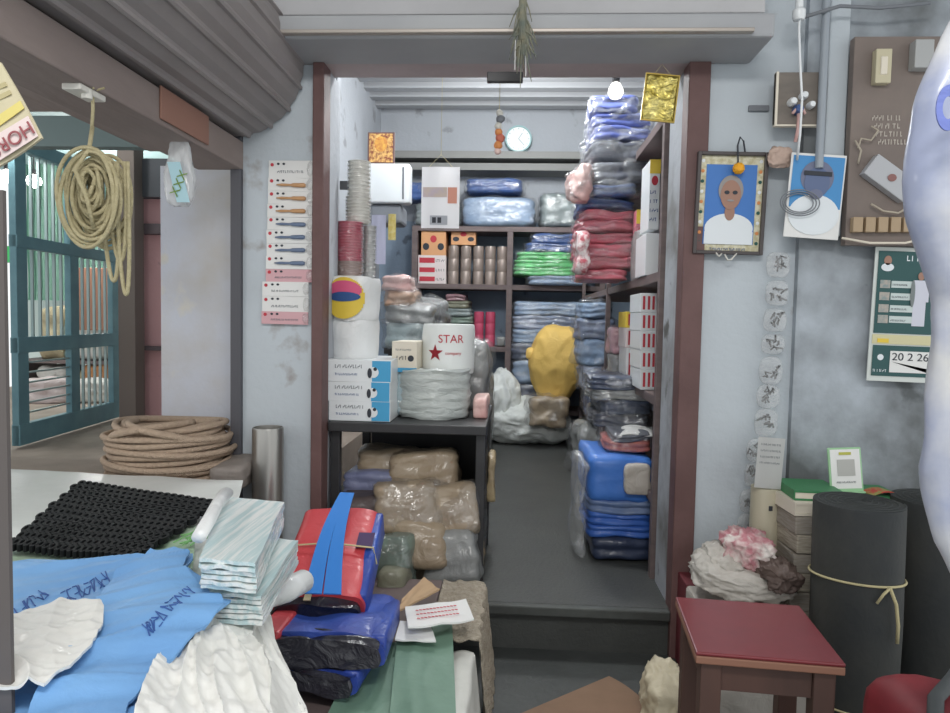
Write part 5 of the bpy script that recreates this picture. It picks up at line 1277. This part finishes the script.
# clothes heap behind the stool
RC = mat('rose_white_cloth',(190,128,136),.8,col2=(222,214,208),nscale=14,contrast=.3,bump=.5); WCX = cloth('dusty_white_cloth',(196,192,184),(170,164,156),coat=0,bump=.6)
lowz = at(750,606,2.2).z
bm = B(); box(bm, at(703,590,2.15).x, at(806,590,2.15).x, 2.02, 2.46, 0, lowz, .01); 
t = tag(link('storage_box', bm, WCX), 'dusty white box under the heap of cloths behind the stool', 'box')
for px0, px1, r0, r1, Y, dp, m, lab, base in [(704,806,578,606,2.1,.3,WCX,'dusty white cloth at the bottom of the heap behind the stool',None),(712,760,560,585,2.18,.2,WCX,'white cloth at the left of the heap behind the stool',None),
        (733,782,543,576,2.16,.2,RC,'rose and white cloth on top of the heap behind the stool',None),(766,806,570,597,2.08,.14,cloth('dark_brown_cloth',(104,88,80),(84,70,66),coat=0),'dark brown cloth at the right of the heap behind the stool',None)]:
    a = at(px0, r1, Y); b = at(px1, r0, Y); t = thing('folded_cloth', lab, 'cloth', ((a.x+b.x)/2, Y+dp/2, a.z)); link('cloth', crumple(b.x-a.x, dp, b.z-a.z, px0, .018, 7, 5), m, t, smooth=True)
bm = B(); box(bm, at(690,590,2.3).x, at(700,590,2.3).x+.012, 2.35, 2.48, 0, at(695,585,2.35).z, .004); tag(link('red_board', bm, mat('maroon_board',(104,40,48),.6)), 'small maroon board edge standing at the foot of the right jamb', 'board')

# ------------------------------------------------------------------ pictures and electrics on the right
PY = OY-.03
a = at(692,254,PY); b = at(766,153,PY); w = b.x-a.x; h = b.z-a.z
t = thing('framed_photo', 'framed portrait of a white shirted person on blue with an orange flower', 'picture', ((a.x+b.x)/2, PY, a.z), rot=(.03,.015,0))
bm = B(); f = .012
for x0_,x1_,z0_,z1_ in ((-w/2,-w/2+f,0,h),(w/2-f,w/2,0,h),(-w/2+f,w/2-f,0,f),(-w/2+f,w/2-f,h-f,h)): box(bm, x0_,x1_,-.012,.012,z0_,z1_,.002)
link('frame', bm, mat('dark_picture_frame',(72,66,66),.4), t)
panel(t, 'cream_mount', -w/2+f, w/2-f, f, h-f, .004, mat('patterned_mount',(214,210,186),.6,col2=(184,176,140),nscale=50,contrast=.3))
iw, ih = w*.72, h*.78; z0_ = h*.1
panel(t, 'photo_background', -iw/2, iw/2, z0_, z0_+ih, .002, PHBLUE)
disc(t, 'shoulders', 0, z0_+ih*.2, iw*.48, ih*.19, .0, SHIRT); panel(t, 'shirt_front', -iw*.48, iw*.48, z0_, z0_+ih*.16, -.0014, SHIRT)
disc(t, 'neck', 0, z0_+ih*.4, iw*.1, ih*.1, -.0015, SKIN); disc(t, 'grey_hair', 0, z0_+ih*.68, iw*.245, ih*.185, -.0015, HAIRG)
fc_ = disc(t, 'face', 0, z0_+ih*.62, iw*.2, ih*.185, -.003, SKIN)
for s in (-1,1): disc(fc_, 'eyeglass', s*iw*.08, z0_+ih*.65, iw*.05, ih*.024, -.0045, DARKINK)
disc(fc_, 'moustache', 0, z0_+ih*.55, iw*.07, ih*.013, -.0045, HAIRG)
for s in (-1,1):
    for k in range(9): disc(t, 'garland_dot', s*w*.41, f+h*.08+k*h*.1, .006, .006, .0025, (GREENINK, ORANGEI, WHITEP)[k%3], n=10)
squiggles(t, 'caption', -iw*.35, iw*.35, h*.04, h*.025, .002, BLUEINK, seed=70)
bm = B(); bmesh.ops.create_icosphere(bm, subdivisions=4, radius=.019)
for v in bm.verts: v.co = v.co*(1+.18*noise.noise(v.co*220))+Vector((.014,-.025,h*.83))
link('marigold', bm, mat('marigold_orange',(240,170,40),.7), t, smooth=True)
bm = B(); tube(bm, [(.014,-.02,h*.83),(.01,-.012,h+.02),(.02,0,h+.05),(.035,.01,h+.04),(.04,0,h+.0)], .003, 6); link('hanger_wire', bm, DARKINK, t)
bm = B(); tube(bm, [(-.01,-.01,-.0),(0,-.015,-.02),(.012,-.012,-.018),(.03,-.01,.004)], .003, 6); tube(bm, [(-.04,-.01,.004),(-.03,-.014,-.008),(-.02,-.01,.002)], .003, 6); link('pale_trinket', bm, WCUP, t, smooth=True)
# second picture
PY2 = OY-.1
a = at(783,238,PY2); b = at(842,154,PY2); w = b.x-a.x; h = b.z-a.z
t = thing('portrait_print', 'unframed portrait print with blue background beside the framed photo', 'picture', ((a.x+b.x)/2, PY2, a.z), rot=(0,.06,0))
bm = B(); box(bm, -w/2, w/2, -.001, .004, 0, h, .001); link('white_board', bm, PAPER, t)
panel(t, 'blue_background', -w*.46, w*.47, h*.36, h*.97, -.0015, mat('photo_cyan_blue',(70,140,196),.5)); disc(t, 'white_garment', 0, h*.28, w*.46, h*.24, -.003, SHIRT)
disc(t, 'hair', 0, h*.72, w*.3, h*.2, -.003, mat('dark_hair_print',(110,116,140),.6)); disc(t, 'face', 0, h*.66, w*.23, h*.18, -.0045, SKIN2); disc(t, 'beard', 0, h*.52, w*.12, h*.06, -.006, MC['dark_hair_print'])
bm = B(); box(bm, -w*.25, w*.25, -.009, -.0065, h*.74, h*.79); link('dark_band', bm, DARKINK, t)
bm = B()
for k in range(3): tube(bm, [(-w*.3+.03*k*math.cos(a_)*.3+.045*math.cos(a_),-.014-.003*k,h*.4+(.03+.006*k)*math.sin(a_)) for a_ in [2*PI*i/30 for i in range(30)]], .002, 5, True)
link('hanging_cable_loops', bm, GREYINK, t)
# small wooden switch board with bulb holder
a = at(767,130,OY-.02); b = at(818,79,OY-.02)
t = thing('switch_board', 'small grey wooden board with holders and wires left of the pipe', 'switch board', ((a.x+b.x)/2, OY-.075, a.z))
w = b.x-a.x; h = b.z-a.z
bm = B(); box(bm, -w/2, w/2, -.012, .008, 0, h, .002); link('board', bm, mat('grey_wood_board',(128,120,112),.8,col2=(110,104,98),nscale=6,stretch=(1,1,3)), t)
bm = B(); box(bm, -w/2, -w/2+.008, -.016, .004, -.001, h+.001, .001); box(bm, -w/2, w/2, -.016, .004, -.006, 0, .001); link('edge_strip', bm, CREAM, t)
for x_, z_, s, m in ((-.03,.07,.014,WHITEP),(.005,.09,.013,WHITEP),(.03,.06,.012,WHITEP),(-.01,.045,.016,BLUEC)):
    bm = B(); lathe(bm, [(s,0),(s,.02),(s*.7,.03)], 16, Matrix.Translation((x_,-.012,z_)) @ Matrix.Rotation(PI/2,4,'X')); link('ceramic_holder', bm, m, t, smooth=True, ang=.6)
bm = B(); tube(bm, [(-.03,-.03,.03),(-.02,-.035,.045),(.0,-.035,.045),(.01,-.03,.03)], .005, 6); tube(bm, [(-.01,-.03,.04),(-.01,-.03,-.02),(-.015,-.025,-.06)], .006, 6); link('wire', bm, PINKP, t, smooth=True)
p = at(783,152,OY-.05)
t = thing('cloth_tag', 'small peach coloured cloth tuft under the grey switch board', 'cloth', at(780,168,OY-.07)); bm = crumple(.08,.03,.07,77,.008,6,4); link('tuft', bm, cloth('peach_cloth',(196,170,154),(170,150,140),coat=0), t, smooth=True)
bm = B(); a = at(748,106,OY); b = at(768,112,OY); box(bm, a.x, b.x, OY-.012, OY-.001, b.z, a.z, .002); tag(link('name_plate', bm, GREYINK), 'tiny grey plate on the wall above the framed photo', 'plate')
# clamp bracket, pipe and cable
bm = B(); X = at(803,100,OY-.1).x
tube(bm, [(at(819,172,2.39).x,2.392,at(819,168,2.39).z),(at(819,172,2.39).x,2.392,2.74)], .013, 16); tag(link('conduit_pipe', bm, mat('grey_pipe',(150,158,166),.5), smooth=True, ang=.8), 'vertical grey conduit pipe running up over the portrait print', 'pipe')
bm = B(); pts = [at(800,8,2.34), at(799,30,2.34), at(800,60,2.34), at(802,100,2.34), at(800,135,2.35), at(797,160,2.38)]
tube(bm, pts, .004, 8); tag(link('white_cable', bm, WHITEP, smooth=True), 'white cable dangling before the small switch board', 'cable')
t = thing('ceiling_rose', 'white ceramic cable holder at the top of the dangling cable', 'holder', at(799,14,2.34)); bm = B(); lathe(bm, [(.016,-.02),(.02,-.01),(.02,.01),(.012,.02),(.012,.06)], 16); link('ceramic_body', bm, WHITEP, t, smooth=True, ang=.6)
bm = B(); tube(bm, [at(801,18,2.36), at(840,6,2.38), at(880,8,2.38), at(930,3,2.38)], .006, 8); tag(link('black_cable', bm, GREYINK, smooth=True), 'dark cable crossing the top of the stained wall', 'cable')
# big switch board
EY = OY-.1
a = at(845,245,EY); b = at(950,36,EY); w = b.x-a.x; h = b.z-a.z
t = thing('electrical_board', 'large brown wooden electrical board above the calendar', 'electrical board', ((a.x+b.x)/2, EY, a.z))
bm = B(); box(bm, -w/2, w/2, 0, .035, 0, h, .003); link('board', bm, mat('brown_electrical_board',(112,102,98),.7,col2=(134,122,114),nscale=5,contrast=.9), t)
def epx(px, py): p_ = at(px, py, EY); return p_.x-t.location.x, p_.z-t.location.z
def ebox(px0, py0, px1, py1, d, m, name, rot=0, bev=.003):
    x0_, z1_ = epx(px0,py0); x1_, z0_ = epx(px1,py1); bm = B(); box(bm, -(x1_-x0_)/2, (x1_-x0_)/2, -d, 0, -(z1_-z0_)/2, (z1_-z0_)/2, bev)
    o = link(name, bm, m, t); o.location = ((x0_+x1_)/2, -.001, (z0_+z1_)/2); o.rotation_euler = (0, rot, 0); return o
o = ebox(872,52,886,86,.03,mat('ivory_plastic',(196,188,160),.5),'fuse_holder'); o2 = ebox(876,60,882,78,.034,CREAM,'fuse_cap')
ebox(909,44,926,72,.04,mat('pale_grey_plastic',(170,172,172),.5),'meter_box')
ebox(861,168,910,192,.035,mat('dusty_white_box',(178,180,184),.5),'junction_box', .62)
x_, z_ = epx(886,180); disc(t, 'box_mark', x_, z_, .014, .012, -.0375, mat('rust_mark',(140,100,96),.7))
for k in range(5):
    ebox(850+k*12.5,218,859+k*12.5,233,.025,mat('tan_switch',(168,146,118),.5),'switch', bev=.002)
for j in range(4):
    x0_, z_ = epx(872+j*2,118+j*8); squiggles(t, 'chalk_writing', x0_, x0_+.09, z_-.008, .016, -.0005, mat('chalk_white',(190,182,172),.8), seed=80+j)
bm = B()
for pts in ([(855,150),(858,140),(868,142),(875,132),(868,128)],[(852,142),(858,152),(855,165)],[(868,205),(880,212),(895,214),(905,208)],[(905,190),(908,205),(902,214)]):
    tube(bm, [Vector((epx(*p_)[0], -.02, epx(*p_)[1])) for p_ in pts], .0035, 6)
link('wires', bm, mat('pale_wire',(176,166,150),.6), t, smooth=True)
bm = B(); tube(bm, [at(842,238,2.38),at(870,243,2.38),at(905,243,2.38),at(935,236,2.38)], .004, 6); tag(link('loose_wire', bm, CREAM, smooth=True), 'pale wire sagging under the electrical board', 'wire')
# wall calendar
QY = OY-.068
a = at(866,381,QY); b = at(936,248,QY); w = b.x-a.x; h = b.z-a.z
t = thing('wall_calendar', 'dark green wall calendar with a standing figure on the stained wall', 'calendar', ((a.x+b.x)/2, QY, a.z), rot=(0,.02,0))
bm = B(); box(bm, -w/2, w/2, -.003, .002, 0, h, .001); link('backing_sheet', bm, mat('pale_calendar_paper',(206,212,208),.6), t)
def cp(n, u0, u1, v0, v1, m, lay=1): return panel(t, n, -w/2+w*u0, -w/2+w*u1, h*v0, h*v1, -.003-.0014*lay, m)
GC = mat('calendar_green',(44,84,84),.6)
cp('green_panel', .05,.98,.36,.97, GC); cp('green_footer', .06,.98,.04,.27, GC); cp('yellow_strip', .04,.98,.28,.35, mat('calendar_yellow',(206,200,160),.6)); cp('yellow_logo', .12,.3,.29,.32, YELLOWI,2)
for k, v in enumerate((.70,.61,.52,.44)): cp('text_box', .28,.72,v,v+.05, mat('calendar_pale',(196,208,206),.6), 2); cp('thumbnail', .1,.26,v-.005,v+.055, mat('thumbnail_grey',(130,146,146),.6,col2=(180,170,160),nscale=60), 2)
for k, v in enumerate((.72,.63,.54,.455)): squiggles(t, 'small_print', -w/2+w*.3, -w/2+w*.55, h*v-.002, .006, -.0072, GREYINK, seed=90+k)
disc(t, 'portrait_head', -w/2+w*.2, h*.9, w*.06, h*.035, -.0055, SKIN); disc(t, 'portrait_shoulders', -w/2+w*.2, h*.85, w*.1, h*.03, -.0055, SHIRT)
squiggles(t, 'heading', -w/2+w*.5, -w/2+w*.85, h*.9, h*.04, -.0045, SHIRT, seed=95)
bm = B(); Xc = -w/2+w*.74; box(bm, Xc-w*.1, Xc+w*.1, -.0072, -.0059, h*.42, h*.76, 0); box(bm, Xc-w*.14, Xc-w*.101, -.0072, -.0059, h*.6, h*.74, 0); box(bm, Xc+w*.101, Xc+w*.14, -.0072, -.0059, h*.6, h*.74, 0); link('figure_robe', bm, mat('pale_robe',(204,206,218),.6), t)
disc(t, 'figure_head', Xc, h*.79, w*.05, h*.03, -.0072, SKIN); disc(t, 'figure_scarf', Xc-w*.12, h*.66, w*.035, h*.1, -.0085, mat('dark_scarf',(120,128,128),.6))
cp('date_block', .34,.98,.07,.23, PAPER, 2); text('20 2 26', .036, DARKINK, t, (-w/2+w*.66, -.0075, h*.185), sx=1.1)
bm = B(); v0 = [(.36,.15),(.98,.07),(.98,.1)]; vs = [bm.verts.new((-w/2+w*u, -.0078, h*v)) for u, v in v0]; bm.faces.new(vs); bmesh.ops.solidify(bm, geom=bm.faces[:], thickness=.0006); link('painted_curl_shadow', bm, GREYINK, t)  # grey sliver painted as the shadow of the curling sheet
bm = B(); lathe(bm, [(w*.13,0),(w*.13,.001),(w*.1,.001),(w*.1,0)], 24, Matrix.Translation((-w/2+w*.19,-.0045,h*.18)) @ Matrix.Rotation(PI/2,4,'X'), cap=False); link('emblem_ring', bm, SHIRT, t)
disc(t, 'emblem_core', -w/2+w*.19, h*.18, w*.05, w*.05, -.0045, SHIRT); squiggles(t, 'emblem_caption', -w/2+w*.08, -w/2+w*.3, h*.07, h*.02, -.0045, SHIRT, seed=97)

# near hanging translucent bag on the right edge
t = thing('hanging_bag', 'large pale plastic bag with blue print hanging at the right edge', 'bag', at(960, 60, .9))
EDGE = [(0,965),(30,948),(100,918),(180,908),(215,912),(250,923),(300,939),(340,938),(400,931),(470,924),(540,934),(575,952),(600,975)]
def edge(py):
    for (y0, x0), (y1, x1) in zip(EDGE, EDGE[1:]):
        if y0 <= py <= y1: return x0+(x1-x0)*(py-y0)/(y1-y0)
    return EDGE[-1][1]
bm = B(); nz = 60; nx = 40; g = []
for j in range(nz+1):
    py = -20+ 625*j/nz; x0 = edge(max(py,0)); l = at(x0, py, .9).x-t.location.x; rgt = at(1150-.0*py, py, .9).x-t.location.x; z_ = at(x0, py, .9).z-t.location.z
    wv = (rgt-l)/2; cxx = (rgt+l)/2; ring = []
    for i in range(nx):
        a_ = 2*PI*i/nx; dd = .05*(1-abs(j/nz*2-1)**4)+.005
        P = Vector((cxx-wv*math.cos(a_), -dd*math.sin(a_), z_)); P.y += .012*ridged(math.cos(a_)*5, j/nz*6, 3); ring.append(bm.verts.new(P))
    g.append(ring)
for j in range(nz):
    for i in range(nx): bm.faces.new((g[j][i], g[j][(i+1)%nx], g[j+1][(i+1)%nx], g[j+1][i]))
bm.faces.new(g[0]); bm.faces.new(g[-1][::-1]); bmesh.ops.recalc_face_normals(bm, faces=bm.faces)
BAGM = mat('milky_bag_film',(214,216,218),.4,coat=.5,bump=.2,bscale=6)
BB = mat('blue_violet_print',(120,136,178),.5); PE = mat('peach_print',(226,204,184),.5)
# blue print regions of the film are faces of the same film
PBF = mat('printed_bag_film', (200,200,198), .45, col2=(150,158,184), nscale=3.2, contrast=.35, coat=.5, bump=.25, bscale=5, stretch=(1,1,1.0))
o = link('bag_film', bm, PBF, t, smooth=True)
bm = B(); pb_ = at(948,108,.845)-t.location; lathe(bm, [(1,0),(1,.002),(.5,.002),(.5,0)], 24, Matrix.Translation(pb_) @ Matrix.Rotation(PI/2,4,'X') @ Matrix.Diagonal((.014,.026,1,1)), cap=False); link('blue_ring_print', bm, BLUEV, t)
bm = B(); tube(bm, [Vector((.16,0,.0)), Vector((.17,.0,1.1))], .003, 6); link('hanging_cord', bm, STRING, t)

# ------------------------------------------------------------------ lights
def tube_light(loc, size, power, rot, col=(1,.98,.95), label='', sy=.06):
    l = bpy.data.lights.new('tube_light_source', 'AREA'); l.shape = 'RECTANGLE'; l.size = size; l.size_y = sy; l.energy = power; l.color = col
    o = bpy.data.objects.new('tube_light_source', l); COL.objects.link(o); o.location = loc; o.rotation_euler = rot
    return o
def bulb(loc, power, col=(1,.98,.95), r=.12):
    l = bpy.data.lights.new('lamp_or_fill_source', 'POINT'); l.energy = power; l.color = col; l.shadow_soft_size = r
    o = bpy.data.objects.new('lamp_or_fill_source', l); COL.objects.link(o); o.location = loc
bulb((-.1, 3.3, CZ-.35), 60, (.97,.99,.98))
bulb((0, 5.0, CZ-.4), 50, (.97,.99,.98))
tube_light((.1, -.2, 2.65), 1.2, 26, (math.radians(32),0,0), (1,.98,.95), sy=.3)
bulb((-2.9, 3.7, 2.2), 30, (1,.98,.94)); bulb((-3.6, 5.8, 2.1), 50, (1,.98,.94)); bulb((-1.9, 1.3, 1.7), 7, (1,.98,.95))  # the last point light is an added fill for the pillar, not a lamp
w = bpy.data.worlds.new('street_daylight'); SC.world = w; w.use_nodes = True
w.node_tree.nodes['Background'].inputs[0].default_value = (.93,.96,.97,1); w.node_tree.nodes['Background'].inputs[1].default_value = .95
SC.view_settings.view_transform = 'Standard'; SC.view_settings.look = 'None'; SC.view_settings.gamma = 1; SC.view_settings.use_curve_mapping = False
SC.view_settings.exposure = .28
